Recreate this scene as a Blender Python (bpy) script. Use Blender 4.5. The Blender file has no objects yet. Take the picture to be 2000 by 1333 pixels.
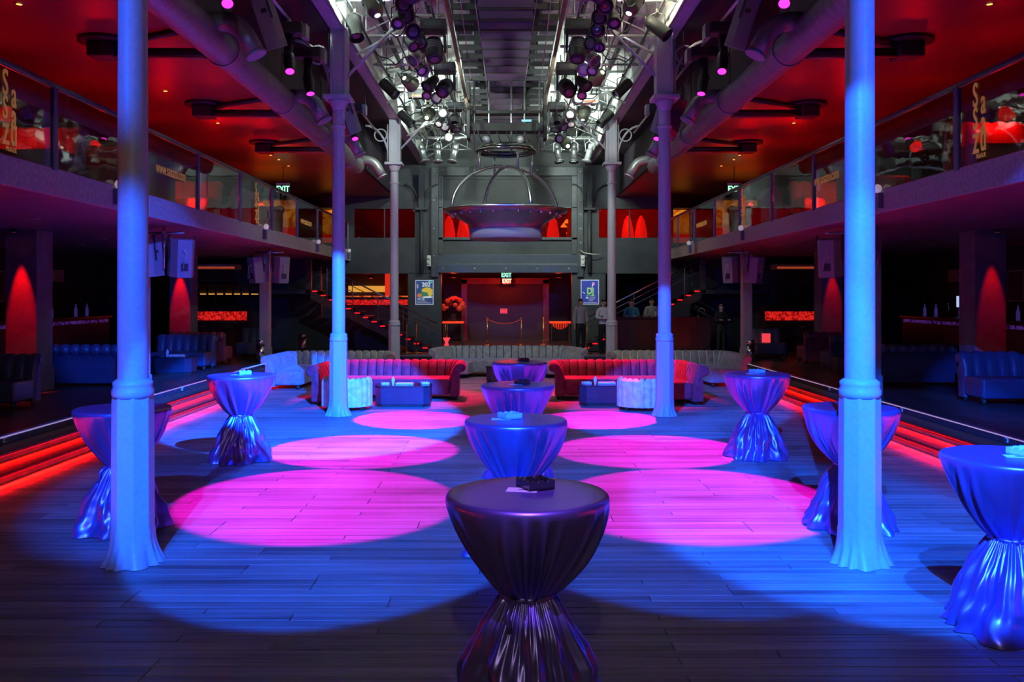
import bpy, bmesh, math, random
from mathutils import Vector, Matrix, noise
R = math.radians
PI = math.pi
rng = random.Random(7)
scene = bpy.context.scene
COL = scene.collection

# ---------------------------------------------------------------- camera
cam_d = bpy.data.cameras.new('camera')
cam = bpy.data.objects.new('camera', cam_d)
COL.objects.link(cam)
cam.location = (0, 0, 2.1)
cam.rotation_euler = (R(90), 0, 0)
cam_d.sensor_width = 36
cam_d.lens = 1740 / 2000 * 36
cam_d.shift_x = 12 / 2000
cam_d.shift_y = -88.5 / 2000
cam_d.clip_end = 200
scene.camera = cam
scene.view_settings.view_transform = 'Standard'
scene.view_settings.look = 'None'
scene.view_settings.gamma = 1
scene.view_settings.use_curve_mapping = False
scene.view_settings.exposure = 0.0
scene.cycles.max_bounces = 6
scene.cycles.diffuse_bounces = 3
scene.cycles.glossy_bounces = 3
scene.cycles.transmission_bounces = 4
scene.cycles.transparent_max_bounces = 12

# ---------------------------------------------------------------- world: a closed hall, almost no light from outside
world = bpy.data.worlds.new('world')
scene.world = world
world.use_nodes = True
world.node_tree.nodes['Background'].inputs[0].default_value = (0.02, 0.016, 0.03, 1)
world.node_tree.nodes['Background'].inputs[1].default_value = 0.3

BLUE = (0.004, 0.095, 1.0)
DEEP = (0.02, 0.04, 1.0)
MAGENTA = (1.0, 0.0, 0.78)
RED = (1.0, 0.002, 0.001)
WORK = (0.82, 1.0, 0.88)

def spot(name, loc, target, color, power, angle, blend=0.2, radius=0.04, parent=None):
    d = bpy.data.lights.new(name, 'SPOT')
    d.color = color; d.energy = power; d.spot_size = R(angle); d.spot_blend = blend; d.shadow_soft_size = radius
    o = bpy.data.objects.new(name, d); COL.objects.link(o)
    dr = Vector(target) - Vector(loc)
    o.rotation_euler = dr.to_track_quat('-Z', 'Y').to_euler()
    o.location = loc
    if parent is not None:
        o.parent = parent; o.matrix_parent_inverse = Matrix.Translation(-Vector(parent.location))
    return o

def point(name, loc, color, power, radius=0.1, parent=None):
    d = bpy.data.lights.new(name, 'POINT')
    d.color = color; d.energy = power; d.shadow_soft_size = radius
    o = bpy.data.objects.new(name, d); COL.objects.link(o); o.location = loc
    if parent is not None:
        o.parent = parent; o.matrix_parent_inverse = Matrix.Translation(-Vector(parent.location))
    return o

def area(name, loc, rot, color, power, sx, sy, parent=None, spread=180):
    d = bpy.data.lights.new(name, 'AREA')
    d.shape = 'RECTANGLE'; d.size = sx; d.size_y = sy; d.color = color; d.energy = power; d.spread = R(spread)
    o = bpy.data.objects.new(name, d); COL.objects.link(o); o.location = loc; o.rotation_euler = rot
    if parent is not None:
        o.parent = parent; o.matrix_parent_inverse = Matrix.Translation(-Vector(parent.location))
    return o

# ---- stage lamps of the hall: blue washes hung over the camera, (position, aim, watts, cone, blend)
BLUE_SPOTS = [
    ((-1.45, -1.0, 6.3), (-1.45, 8.3, 0.0), 15000, 20, 0.12),
    ((1.4, -1.0, 6.3), (1.55, 8.6, 0.0), 10000, 20, 0.15),
    ((0.4, -0.8, 6.3), (4.1, 9.3, 0.0), 20000, 27, 0.15),
    ((0.5, 5.0, 6.3), (-3.5, 15.3, 0.0), 68000, 26, 0.15),
    ((-0.5, 5.0, 6.3), (3.0, 15.9, 0.0), 26000, 18, 0.2),
    ((-2.0, -1.0, 6.3), (-2.93, 7.0, 1.55), 11000, 17, 0.5),
    ((2.1, 1.6, 6.5), (2.78, 7.0, 1.1), 10500, 24, 0.4),
    ((0.1, 1.0, 6.4), (0.08, 12.0, 0.0), 9000, 16, 0.5),
    ((1.0, -0.6, 6.3), (8.5, 14.6, 0.6), 12000, 10, 0.4),
    ((1.2, 3.0, 6.3), (-6.3, 16.0, 2.0), 14000, 11, 0.5),
    ((0.0, 6.0, 6.3), (0.0, 24.0, 3.85), 5000, 9, 0.6),
    ((-4.5, 3.0, 4.7), (-2.93, 7.0, 4.35), 1300, 30, 0.7),
    ((4.4, 3.0, 4.7), (2.78, 7.0, 4.35), 1900, 30, 0.7),
]

# ---------------------------------------------------------------- materials
MATS = {}
def mat(name, color=(0.5, 0.5, 0.5), rough=0.6, metal=0.0, var=0.15, scale=6.0, bump=0.0, bscale=None, emit=None, estr=0.0, sheen=0.0, spec=0.5, coat=0.0, stretch=None, alpha=None):
    if name in MATS: return MATS[name]
    m = bpy.data.materials.new(name); m.use_nodes = True
    nt = m.node_tree; b = nt.nodes['Principled BSDF']
    b.inputs['Roughness'].default_value = rough
    b.inputs['Metallic'].default_value = metal
    b.inputs['Specular IOR Level'].default_value = spec
    b.inputs['Coat Weight'].default_value = coat
    if sheen:
        b.inputs['Sheen Weight'].default_value = sheen
        b.inputs['Sheen Roughness'].default_value = 0.35
        b.inputs['Sheen Tint'].default_value = tuple(min(1, c * 2 + 0.25) for c in color) + (1,)
    tc = nt.nodes.new('ShaderNodeTexCoord')
    mp = nt.nodes.new('ShaderNodeMapping')
    if stretch: mp.inputs['Scale'].default_value = stretch
    nt.links.new(tc.outputs['Object'], mp.inputs[0])
    nz = nt.nodes.new('ShaderNodeTexNoise')
    nz.inputs['Scale'].default_value = scale; nz.inputs['Detail'].default_value = 5
    nt.links.new(mp.outputs[0], nz.inputs['Vector'])
    rp = nt.nodes.new('ShaderNodeValToRGB')
    rp.color_ramp.elements[0].position = 0.3; rp.color_ramp.elements[1].position = 0.72
    rp.color_ramp.elements[0].color = tuple(c * (1 - var) for c in color) + (1,)
    rp.color_ramp.elements[1].color = tuple(min(1, c * (1 + var)) for c in color) + (1,)
    nt.links.new(nz.outputs[0], rp.inputs[0])
    nt.links.new(rp.outputs[0], b.inputs['Base Color'])
    if bump:
        bn = nt.nodes.new('ShaderNodeBump'); bn.inputs['Strength'].default_value = bump; bn.inputs['Distance'].default_value = 0.02
        n2 = nt.nodes.new('ShaderNodeTexNoise'); n2.inputs['Scale'].default_value = bscale or scale * 5; n2.inputs['Detail'].default_value = 4
        nt.links.new(mp.outputs[0], n2.inputs['Vector'])
        nt.links.new(n2.outputs[0], bn.inputs['Height']); nt.links.new(bn.outputs[0], b.inputs['Normal'])
    if emit:
        b.inputs['Emission Color'].default_value = tuple(emit) + (1,)
        b.inputs['Emission Strength'].default_value = estr
    MATS[name] = m
    return m

def glass(name, tint=(0.75, 0.8, 0.8), rough=0.0, ior=1.5, boost=1.0):
    if name in MATS: return MATS[name]
    m = bpy.data.materials.new(name); m.use_nodes = True
    nt = m.node_tree
    for n in list(nt.nodes):
        if n.type != 'OUTPUT_MATERIAL': nt.nodes.remove(n)
    out = [n for n in nt.nodes if n.type == 'OUTPUT_MATERIAL'][0]
    tr = nt.nodes.new('ShaderNodeBsdfTransparent'); tr.inputs[0].default_value = tint + (1,)
    gl = nt.nodes.new('ShaderNodeBsdfGlossy'); gl.inputs['Roughness'].default_value = rough
    fr = nt.nodes.new('ShaderNodeFresnel')
    # both faces of the pane reflect alike: hand the node the inverse index on the way out
    ge = nt.nodes.new('ShaderNodeNewGeometry'); mi = nt.nodes.new('ShaderNodeMapRange')
    mi.inputs['To Min'].default_value = ior; mi.inputs['To Max'].default_value = 1 / ior
    nt.links.new(ge.outputs['Backfacing'], mi.inputs[0]); nt.links.new(mi.outputs[0], fr.inputs[0])
    # faint waviness of the pane
    tc = nt.nodes.new('ShaderNodeTexCoord')
    nz = nt.nodes.new('ShaderNodeTexNoise'); nz.inputs['Scale'].default_value = 2.2
    nt.links.new(tc.outputs['Object'], nz.inputs['Vector'])
    bn = nt.nodes.new('ShaderNodeBump'); bn.inputs['Strength'].default_value = 0.10; bn.inputs['Distance'].default_value = 0.02
    nt.links.new(nz.outputs[0], bn.inputs['Height']); nt.links.new(bn.outputs[0], gl.inputs['Normal'])
    mu = nt.nodes.new('ShaderNodeMath'); mu.operation = 'MULTIPLY'; mu.use_clamp = True; mu.inputs[1].default_value = boost
    nt.links.new(fr.outputs[0], mu.inputs[0])
    mx = nt.nodes.new('ShaderNodeMixShader')
    nt.links.new(mu.outputs[0], mx.inputs[0]); nt.links.new(tr.outputs[0], mx.inputs[1]); nt.links.new(gl.outputs[0], mx.inputs[2])
    nt.links.new(mx.outputs[0], out.inputs['Surface'])
    MATS[name] = m
    return m

def glow(name, color=(1,1,1), strength=1.0, var=0.0, scale=8.0, c2=None):
    """a surface that gives off light; c2 mixes in a second colour by noise"""
    if name in MATS: return MATS[name]
    m = bpy.data.materials.new(name); m.use_nodes = True
    nt = m.node_tree; b = nt.nodes['Principled BSDF']
    b.inputs['Base Color'].default_value = tuple(c * 0.3 for c in color) + (1,)
    b.inputs['Roughness'].default_value = 0.4
    b.inputs['Emission Strength'].default_value = strength
    if c2:
        tc = nt.nodes.new('ShaderNodeTexCoord')
        nz = nt.nodes.new('ShaderNodeTexNoise'); nz.inputs['Scale'].default_value = scale; nz.inputs['Detail'].default_value = 6
        nz.inputs['Distortion'].default_value = 1.5
        nt.links.new(tc.outputs['Object'], nz.inputs['Vector'])
        rp = nt.nodes.new('ShaderNodeValToRGB')
        rp.color_ramp.elements[0].position = 0.42; rp.color_ramp.elements[1].position = 0.6
        rp.color_ramp.elements[0].color = tuple(color) + (1,); rp.color_ramp.elements[1].color = tuple(c2) + (1,)
        nt.links.new(nz.outputs[0], rp.inputs[0]); nt.links.new(rp.outputs[0], b.inputs['Emission Color'])
    else:
        b.inputs['Emission Color'].default_value = tuple(color) + (1,)
    MATS[name] = m
    return m

# ---------------------------------------------------------------- mesh builder
class MB:
    def __init__(s): s.v = []; s.f = []; s.sm = []
    def add(s, vs, fs, smooth=False, M=None):
        o = len(s.v)
        for p in vs:
            p = Vector(p)
            s.v.append(M @ p if M is not None else p)
        for f in fs:
            s.f.append(tuple(i + o for i in f)); s.sm.append(smooth)
        return s
    def box(s, x0, x1, y0, y1, z0, z1, M=None):
        vs = [(x0, y0, z0), (x1, y0, z0), (x1, y1, z0), (x0, y1, z0), (x0, y0, z1), (x1, y0, z1), (x1, y1, z1), (x0, y1, z1)]
        return s.add(vs, [(0, 3, 2, 1), (4, 5, 6, 7), (0, 1, 5, 4), (1, 2, 6, 5), (2, 3, 7, 6), (3, 0, 4, 7)], False, M)
    def cbox(s, cx, cy, cz, sx, sy, sz, M=None):
        return s.box(cx - sx / 2, cx + sx / 2, cy - sy / 2, cy + sy / 2, cz - sz / 2, cz + sz / 2, M)
    def prism(s, poly, z0, z1, M=None, smooth=False):
        n = len(poly)
        vs = [(x, y, z0) for x, y in poly] + [(x, y, z1) for x, y in poly]
        s.add(vs, [tuple(range(n - 1, -1, -1)), tuple(range(n, 2 * n))], False, M)
        o = len(s.v) - 2 * n
        for i in range(n):
            j = (i + 1) % n
            s.f.append((o + i, o + j, o + n + j, o + n + i)); s.sm.append(smooth)
        return s
    def lathe(s, prof, n=20, M=None, smooth=True, cap=True):
        vs = []; fs = []
        for r, z in prof:
            for k in range(n):
                a = 2 * PI * k / n
                vs.append((r * math.cos(a), r * math.sin(a), z))
        for i in range(len(prof) - 1):
            for k in range(n):
                k2 = (k + 1) % n
                fs.append((i * n + k, i * n + k2, (i + 1) * n + k2, (i + 1) * n + k))
        s.add(vs, fs, smooth, M)
        if cap:
            o = len(s.v) - len(vs)
            s.f.append(tuple(o + k for k in range(n - 1, -1, -1))); s.sm.append(False)
            e = o + (len(prof) - 1) * n
            s.f.append(tuple(e + k for k in range(n))); s.sm.append(False)
        return s
    def tube(s, pts, r, n=8, M=None, cap=True, closed=False):
        pts = [Vector(p) for p in pts]; N = len(pts)
        rs = r if isinstance(r, (list, tuple)) else [r] * N
        vs = []; fs = []
        up = None
        for i, p in enumerate(pts):
            if closed: t = pts[(i + 1) % N] - pts[i - 1]
            else: t = pts[min(i + 1, N - 1)] - pts[max(i - 1, 0)]
            if t.length < 1e-9: t = Vector((0, 0, 1))
            t.normalize()
            if up is None: up = t.orthogonal().normalized()
            else:
                up = up - t * up.dot(t)
                if up.length < 1e-6: up = t.orthogonal()
                up.normalize()
            w = t.cross(up)
            for k in range(n):
                a = 2 * PI * k / n
                vs.append(p + (up * math.cos(a) + w * math.sin(a)) * rs[i])
        for i in range(N if closed else N - 1):
            j = (i + 1) % N
            for k in range(n):
                k2 = (k + 1) % n
                fs.append((i * n + k, i * n + k2, j * n + k2, j * n + k))
        s.add(vs, fs, True, M)
        if cap and not closed:
            o = len(s.v) - len(vs)
            s.f.append(tuple(o + k for k in range(n - 1, -1, -1))); s.sm.append(False)
            e = o + (N - 1) * n
            s.f.append(tuple(e + k for k in range(n))); s.sm.append(False)
        return s
    def grid(s, rows, smooth=True, close_u=False, M=None):
        """rows: list of equal-length point lists"""
        n = len(rows[0]); vs = [p for r in rows for p in r]; fs = []
        for i in range(len(rows) - 1):
            for k in range(n if close_u else n - 1):
                k2 = (k + 1) % n
                fs.append((i * n + k, i * n + k2, (i + 1) * n + k2, (i + 1) * n + k))
        return s.add(vs, fs, smooth, M)
    def mesh(s, name, m, off=Vector((0, 0, 0)), bevel=0.0, seg=2):
        me = bpy.data.meshes.new(name)
        me.from_pydata([p - off for p in s.v], [], s.f)
        me.polygons.foreach_set('use_smooth', s.sm)
        bm = bmesh.new(); bm.from_mesh(me)
        if bevel:
            es = [e for e in bm.edges if len(e.link_faces) == 2 and e.calc_face_angle(0) > 0.5]
            bmesh.ops.bevel(bm, geom=es, offset=bevel, segments=seg, profile=0.6, affect='EDGES', clamp_overlap=True)
        bmesh.ops.recalc_face_normals(bm, faces=bm.faces[:])
        bm.to_mesh(me); bm.free()
        me.materials.append(m)
        me.update()
        return me
    def build(s, name, m, parent=None, bevel=0.0, seg=2, off=None):
        """off defaults to the parent's place, so that points may be given in world coordinates"""
        if off is None: off = world_of(parent) if parent is not None else Vector((0, 0, 0))
        o = bpy.data.objects.new(name, s.mesh(name, m, off, bevel, seg))
        COL.objects.link(o)
        if parent is not None: o.parent = parent
        return o

def world_of(o):
    p = Vector((0, 0, 0))
    while o is not None:
        p += o.location; o = o.parent
    return p
def thing(name, label, cat, loc=(0, 0, 0), group=None, rz=0.0):
    o = bpy.data.objects.new(name, None); COL.objects.link(o)
    o.empty_display_size = 0.1
    o.location = loc; o.rotation_euler.z = rz
    tag(o, label, cat, group)
    return o
def tag(o, label, cat, group=None):
    o['label'] = label; o['category'] = cat
    if group: o['group'] = group
    return o
def struct(o): o['kind'] = 'structure'; return o
def setting(name, loc=(0, 0, 0)):
    o = bpy.data.objects.new(name, None); COL.objects.link(o); o.location = loc
    return struct(o)
def copy_tree(o, parent=None):
    c = o.copy(); COL.objects.link(c)
    if parent is not None: c.parent = parent
    for ch in o.children: copy_tree(ch, c)
    return c
def place(name, me, parent, loc, rz=0.0):
    o = bpy.data.objects.new(name, me); COL.objects.link(o)
    o.parent = parent; o.location = loc; o.rotation_euler.z = rz
    return o
ORD = ['nearest', 'second', 'third', 'fourth', 'fifth', 'sixth', 'seventh', 'eighth', 'ninth', 'tenth', 'eleventh', 'twelfth', 'thirteenth', 'fourteenth']
def T(loc, rx=0.0, ry=0.0, rz=0.0):
    return Matrix.Translation(loc) @ Matrix.Rotation(rz, 4, 'Z') @ Matrix.Rotation(ry, 4, 'Y') @ Matrix.Rotation(rx, 4, 'X')
def aimM(loc, d):
    """local -Z looks along d"""
    return Matrix.Translation(loc) @ Vector(d).to_track_quat('-Z', 'Y').to_matrix().to_4x4()
def at(px, py, Y):
    return Vector(((px - 988) * Y / 1740, Y, 2.1 + (578 - py) * Y / 1740))
def arc(cx, cz, r, a0, a1, n):
    return [(cx + r * math.cos(R(a0 + (a1 - a0) * i / n)), cz + r * math.sin(R(a0 + (a1 - a0) * i / n))) for i in range(n + 1)]
def lettering(name, body, size, m, parent, M, sx=1.0, extrude=0.004, align='CENTER', bold=0.0):
    cu = bpy.data.curves.new(name, 'FONT'); cu.body = body; cu.size = size; cu.extrude = extrude; cu.align_x = align; cu.align_y = 'CENTER'; cu.offset = bold
    cu.resolution_u = 4
    tmp = bpy.data.objects.new(name, cu); COL.objects.link(tmp)
    dg = bpy.context.evaluated_depsgraph_get()
    me = bpy.data.meshes.new_from_object(tmp.evaluated_get(dg))
    bpy.data.objects.remove(tmp); bpy.data.curves.remove(cu)
    me.transform(M @ Matrix.Diagonal((sx, 1, 1, 1)))
    me.transform(Matrix.Translation(-world_of(parent)))
    me.materials.clear(); me.materials.append(m)
    o = bpy.data.objects.new(name, me); COL.objects.link(o); o.parent = parent
    return o
# ================================================================ THE SETTING
YW = 31.3            # front face of the back wall
XB = 5.45            # balcony edge
ZP = 0.32            # side and back platforms
ZB0, ZB1 = 3.32, 3.61  # balcony soffit / balcony floor
COLX = (-2.93, 2.78)
COLY = (7.0, 15.6, 23.4)

def plank_mat(name, c0, c1, rough):
    m = bpy.data.materials.new(name); m.use_nodes = True
    nt = m.node_tree; b = nt.nodes['Principled BSDF']
    geo = nt.nodes.new('ShaderNodeNewGeometry'); oi = nt.nodes.new('ShaderNodeObjectInfo')
    mp = nt.nodes.new('ShaderNodeMapping'); mp.inputs['Scale'].default_value = (0.7, 22, 5)
    nt.links.new(geo.outputs['Position'], mp.inputs[0])
    nz = nt.nodes.new('ShaderNodeTexNoise'); nz.inputs['Scale'].default_value = 1.0; nz.inputs['Detail'].default_value = 8; nz.inputs['Roughness'].default_value = 0.65
    nt.links.new(mp.outputs[0], nz.inputs['Vector'])
    n2 = nt.nodes.new('ShaderNodeTexNoise'); n2.inputs['Scale'].default_value = 0.8; n2.inputs['Detail'].default_value = 6
    nt.links.new(geo.outputs['Position'], n2.inputs['Vector'])
    a = nt.nodes.new('ShaderNodeMath'); a.operation = 'ADD'
    nt.links.new(oi.outputs['Random'], a.inputs[0]); nt.links.new(geo.outputs['Random Per Island'], a.inputs[1])
    fr = nt.nodes.new('ShaderNodeMath'); fr.operation = 'FRACT'; nt.links.new(a.outputs[0], fr.inputs[0])
    def mad(x, k, off):
        q = nt.nodes.new('ShaderNodeMath'); q.operation = 'MULTIPLY_ADD'; nt.links.new(x, q.inputs[0]); q.inputs[1].default_value = k
        if isinstance(off, float): q.inputs[2].default_value = off
        else: nt.links.new(off, q.inputs[2])
        return q.outputs[0]
    v = mad(nz.outputs[0], 1.5, -0.62)
    v = mad(fr.outputs[0], 0.38, v)
    v = mad(n2.outputs[0], 0.7, v)
    rp = nt.nodes.new('ShaderNodeValToRGB')
    rp.color_ramp.elements[0].position = 0.2; rp.color_ramp.elements[1].position = 1.0
    rp.color_ramp.elements[0].color = c0 + (1,); rp.color_ramp.elements[1].color = c1 + (1,)
    nt.links.new(v, rp.inputs[0]); nt.links.new(rp.outputs[0], b.inputs['Base Color'])
    rr = nt.nodes.new('ShaderNodeMapRange'); rr.inputs['To Min'].default_value = rough - 0.08; rr.inputs['To Max'].default_value = rough + 0.14
    nt.links.new(nz.outputs[0], rr.inputs[0]); nt.links.new(rr.outputs[0], b.inputs['Roughness'])
    bn = nt.nodes.new('ShaderNodeBump'); bn.inputs['Strength'].default_value = 0.35; bn.inputs['Distance'].default_value = 0.004
    nt.links.new(nz.outputs[0], bn.inputs['Height']); nt.links.new(bn.outputs[0], b.inputs['Normal'])
    MATS[name] = m
    return m
WOOD = plank_mat('weathered grey floor boards', (0.055, 0.05, 0.047), (0.30, 0.28, 0.27), 0.5)
WOOD2 = plank_mat('dark platform boards', (0.03, 0.02, 0.018), (0.10, 0.075, 0.065), 0.32)
BLACK = mat('matt black paint', (0.012, 0.012, 0.014), 0.6, var=0.3)
GAP = mat('dark subfloor', (0.02, 0.018, 0.016), 0.8)
WALLG = mat('dark slate wall paint', (0.04, 0.048, 0.052), 0.6, var=0.2, scale=2.5, bump=0.1)
STEEL = mat('brushed steel', (0.55, 0.56, 0.58), 0.28, 1.0, var=0.08, scale=20)
GREYM = mat('grey painted steel', (0.26, 0.27, 0.28), 0.45, 0.3, var=0.12)
FASCIA = mat('dark concrete fascia', (0.30, 0.305, 0.30), 0.7, var=0.25, scale=20, bump=0.15)
SOFFIT = mat('dark purple soffit paint', (0.12, 0.07, 0.13), 0.6, var=0.2, scale=2)
REDC = mat('dark red ceiling paint', (0.30, 0.03, 0.03), 0.38, var=0.1, scale=1.5)
DARKC = mat('black aubergine ceiling paint', (0.02, 0.013, 0.022), 0.6, var=0.2)
CHROME = mat('polished chrome', (0.75, 0.76, 0.78), 0.12, 1.0, var=0.04)

# ---- dance floor: single boards near the camera, one joined field beyond
floor = struct(MB().box(-5.6, 5.6, -6, 26.7, -0.06, -0.012).build('floor', GAP))
PWID = 0.12; GAPW = 0.005
y = 4.5; row = 0
far = MB()
plen = {}
def plank_mesh(L):
    if L not in plen:
        c = 0.003; w = PWID - GAPW
        mb = MB()
        x0, x1, y0, y1 = -L / 2 + 0.0025, L / 2 - 0.0025, -w / 2, w / 2
        vs = [(x0, y0, -0.02), (x1, y0, -0.02), (x1, y1, -0.02), (x0, y1, -0.02), (x0, y0, -c), (x1, y0, -c), (x1, y1, -c), (x0, y1, -c),
              (x0 + c, y0 + c, 0), (x1 - c, y0 + c, 0), (x1 - c, y1 - c, 0), (x0 + c, y1 - c, 0)]
        fs = [(0, 1, 5, 4), (1, 2, 6, 5), (2, 3, 7, 6), (3, 0, 4, 7), (4, 5, 9, 8), (5, 6, 10, 9), (6, 7, 11, 10), (7, 4, 8, 11), (8, 9, 10, 11)]
        mb.add(vs, fs)
        plen[L] = mb
    return plen[L]
pm = {}
npl = 0
prng = random.Random(3)
while y < 26.6:
    x = -5.6 - prng.choice([0, 0.6, 1.2, 1.8])
    while x < 5.6:
        L = prng.choice([1.8, 2.4, 3.0])
        xa, xb = max(x, -5.6), min(x + L, 5.6)
        L2 = round(xb - xa, 2)
        if L2 > 0.05:
            dz = prng.uniform(-0.0012, 0.0012)
            if y < 11.2 and npl < 300:
                if L2 not in pm: pm[L2] = plank_mesh(L2).mesh('plank', WOOD)
                place('plank', pm[L2], floor, ((xa + xb) / 2, y, dz)); npl += 1
            else:
                w = PWID - GAPW
                far.add([(xa + 0.003, y - w / 2, dz), (xb - 0.003, y - w / 2, dz), (xb - 0.003, y + w / 2, dz), (xa + 0.003, y + w / 2, dz),
                         (xa + 0.003, y - w / 2, -0.012), (xb - 0.003, y - w / 2, -0.012)], [(0, 1, 2, 3), (4, 5, 1, 0)])
        x += L
    y += PWID
o = far.build('plank_field', WOOD, floor); o['kind'] = 'stuff'
floor_back = MB().box(-5.6, 5.6, -6, 4.44, -0.012, 0.0).build('floor_boards_behind', WOOD, floor); floor_back['kind'] = 'stuff'

# ---- lit steps and side platforms
TILE = mat('dark glossy riser tile', (0.05, 0.055, 0.075), 0.25, var=0.2)
NOSE = mat('black aluminium nosing', (0.02, 0.02, 0.025), 0.4, 0.5)
TREAD = mat('dark step board', (0.10, 0.075, 0.06), 0.5, var=0.3, scale=8, stretch=(1, 0.3, 1))
SX = [5.6, 6.0, 6.38]; SZ = [0.11, 0.215, ZP]
LEDR = glow('red led strip', (1, 0.004, 0.003), 2.0)
LEDW = glow('pale platform edge light', (0.85, 0.6, 1.0), 0.4)
Y0S, Y1S = 2.0, 26.7
for s, side in ((-1, 'left'), (1, 'right')):
    st = setting('steps_' + side, (s * 5.6, 2.0, 0))
    for k in range(2):
        xa, xb = s * SX[k], s * (SX[k + 1] + 0.02)
        MB().box(min(xa, xb), max(xa, xb), Y0S, Y1S, 0, SZ[k] - 0.012).build('riser', TREAD, st)
        MB().box(min(xa, xb), max(xa, xb), Y0S, Y1S, SZ[k] - 0.012, SZ[k]).build('tread', TREAD, st)
        xn = s * (SX[k] - 0.035)
        MB().box(min(xn, xa), max(xn, xa), Y0S, Y1S, SZ[k] - 0.022, SZ[k] + 0.003).build('nosing', NOSE, st)
        x1, x2 = s * (SX[k] - 0.022), s * (SX[k] - 0.006)
        led = MB().box(min(x1, x2), max(x1, x2), Y0S, Y1S, SZ[k] - 0.030, SZ[k] - 0.022).build('led_strip', LEDR, st)
        nseg = 6; L = (Y1S - Y0S) / nseg
        for q in range(nseg):
            area('step_led', (s * (SX[k] - 0.04), Y0S + L * (q + 0.5), SZ[k] - 0.032), (0, s * R(38), 0), RED, 120, 0.02, L, st, 98)
    pl = struct(MB().box(min(s * SX[2], s * 13), max(s * SX[2], s * 13), -2, YW + 6, 0, ZP - 0.02).build('platform_' + side, GAP))
    # platform boards in rows along the hall
    k = 0; xx = SX[2] + 0.02
    bm_ = MB()
    while xx < 12.9:
        yy = -2 + (k % 3) * 0.7
        w = 0.19
        while yy < YW:
            bm_.add([(s * xx, yy, ZP), (s * (xx + w), yy, ZP), (s * (xx + w), min(yy + 2.38, YW), ZP), (s * xx, min(yy + 2.38, YW), ZP)], [(0, 1, 2, 3)])
            yy += 2.4
        xx += w + 0.006; k += 1
    o = bm_.build('platform_boards', WOOD2, pl); o['kind'] = 'stuff'
    n = 0; yy = 6.0
    me = MB().box(-0.012, 0.012, -0.295, 0.295, 0.0, SZ[2] - SZ[1] - 0.02).mesh('riser_tile', TILE, bevel=0.003, seg=1)
    while yy < 26.4:
        place('riser_tile', me, pl, (s * (SX[2] - 0.012), yy, SZ[1] + 0.002)); yy += 0.6
    MB().box(min(s * (SX[2] - 0.035), s * (SX[2] + 0.04)), max(s * (SX[2] - 0.035), s * (SX[2] + 0.04)), 2, Y1S, ZP - 0.02, ZP + 0.012).build('edge_trim', STEEL, pl)
    MB().box(min(s * (SX[2] - 0.042), s * (SX[2] - 0.036)), max(s * (SX[2] - 0.042), s * (SX[2] - 0.036)), 2, Y1S, ZP - 0.016, ZP - 0.002).build('edge_light', LEDW, pl)
    # little floor sockets in the riser
    WHITEP = mat('white plastic', (0.7, 0.7, 0.7), 0.4, var=0.05)
    for q, yy in enumerate((8.1, 11.3, 14.3, 17.5, 20.7, 23.9)):
        sk = MB().box(s * (SX[2] - 0.03) - 0.008, s * (SX[2] - 0.03) + 0.008, yy - 0.035, yy + 0.035, SZ[1] + 0.02, SZ[1] + 0.085).build('socket', WHITEP, pl, bevel=0.006)
        MB().lathe([(0.018, 0), (0.02, 0.004)], 10, T((s * (SX[2] - 0.039), yy, SZ[1] + 0.052), ry=-s * PI / 2)).build('socket_hole', BLACK, sk)

# ---- back platform
bp = struct(MB().box(-6.38, 6.38, 26.7, 38, 0, ZP - 0.004).build('platform_back', GAP))
o = MB().box(-6.38, 6.38, 26.7, 38, ZP - 0.004, ZP).build('platform_top', WOOD2, bp)
MB().box(-6.38, 6.38, 26.66, 26.72, ZP - 0.04, ZP + 0.01).build('edge_trim', STEEL, bp)
for k in range(20):
    xa = -6.3 + k * 0.63
    MB().box(xa, xa + 0.62, 26.68, 26.70, 0.01, ZP - 0.045).build('front_panel', TILE, bp, bevel=0.004, seg=1)

# ---- outer walls
for s, side in ((-1, 'left'), (1, 'right')):
    struct(MB().box(min(s * 13, s * 13.2), max(s * 13, s * 13.2), -6, 38, 0, 8).build('wall_' + side, WALLG))
struct(MB().box(-13.2, 13.2, -6.2, -6, 0, 9).build('wall_front', WALLG))

# ---- back wall with its openings
wb = setting('wall_back', (0, YW, 0))
def wpiece(x0, x1, z0, z1, name='wall_panel', y0=YW, y1=YW + 0.3, m=None, bev=0.0):
    return MB().box(x0, x1, y0, y1, z0, z1).build(name, m or WALLG, wb, bevel=bev)
wpiece(-13, -6.5, 0.3, 3.0); wpiece(-3.44, -2.27, 0.3, 2.9); wpiece(2.32, 3.5, 0.3, 2.9); wpiece(6.5, 13, 0.3, 3.0)
wpiece(-13, -2.42, 2.88, 4.13); wpiece(2.55, 13, 2.88, 4.13)
wpiece(-13, -5.35, 4.13, 5.16); wpiece(-3.2, -2.42, 4.13, 5.16); wpiece(2.55, 3.27, 4.13, 5.16); wpiece(5.45, 13, 4.13, 5.16)
wpiece(-13, -2.42, 5.16, 8.6); wpiece(2.55, 13, 5.16, 8.6)
wpiece(-2.42, 2.55, 2.9, 3.2, 'lintel', YW - 0.14, YW + 0.3, mat('navy lintel paint', (0.03, 0.045, 0.08), 0.45), 0.02)
wpiece(-2.42, 2.55, 3.2, 3.55, 'lintel', YW - 0.10, YW + 0.3, mat('navy lintel paint'), 0.02)
wpiece(-2.42, 2.55, 3.55, 4.13, 'wall_panel', YW - 0.02); wpiece(-2.42, -2.22, 4.13, 5.3); wpiece(2.3, 2.55, 4.13, 5.3)
wpiece(-2.42, 2.55, 5.2, 6.2, 'wall_panel', YW + 0.05); wpiece(-2.42, 2.55, 6.2, 8.6, 'wall_panel')
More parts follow.
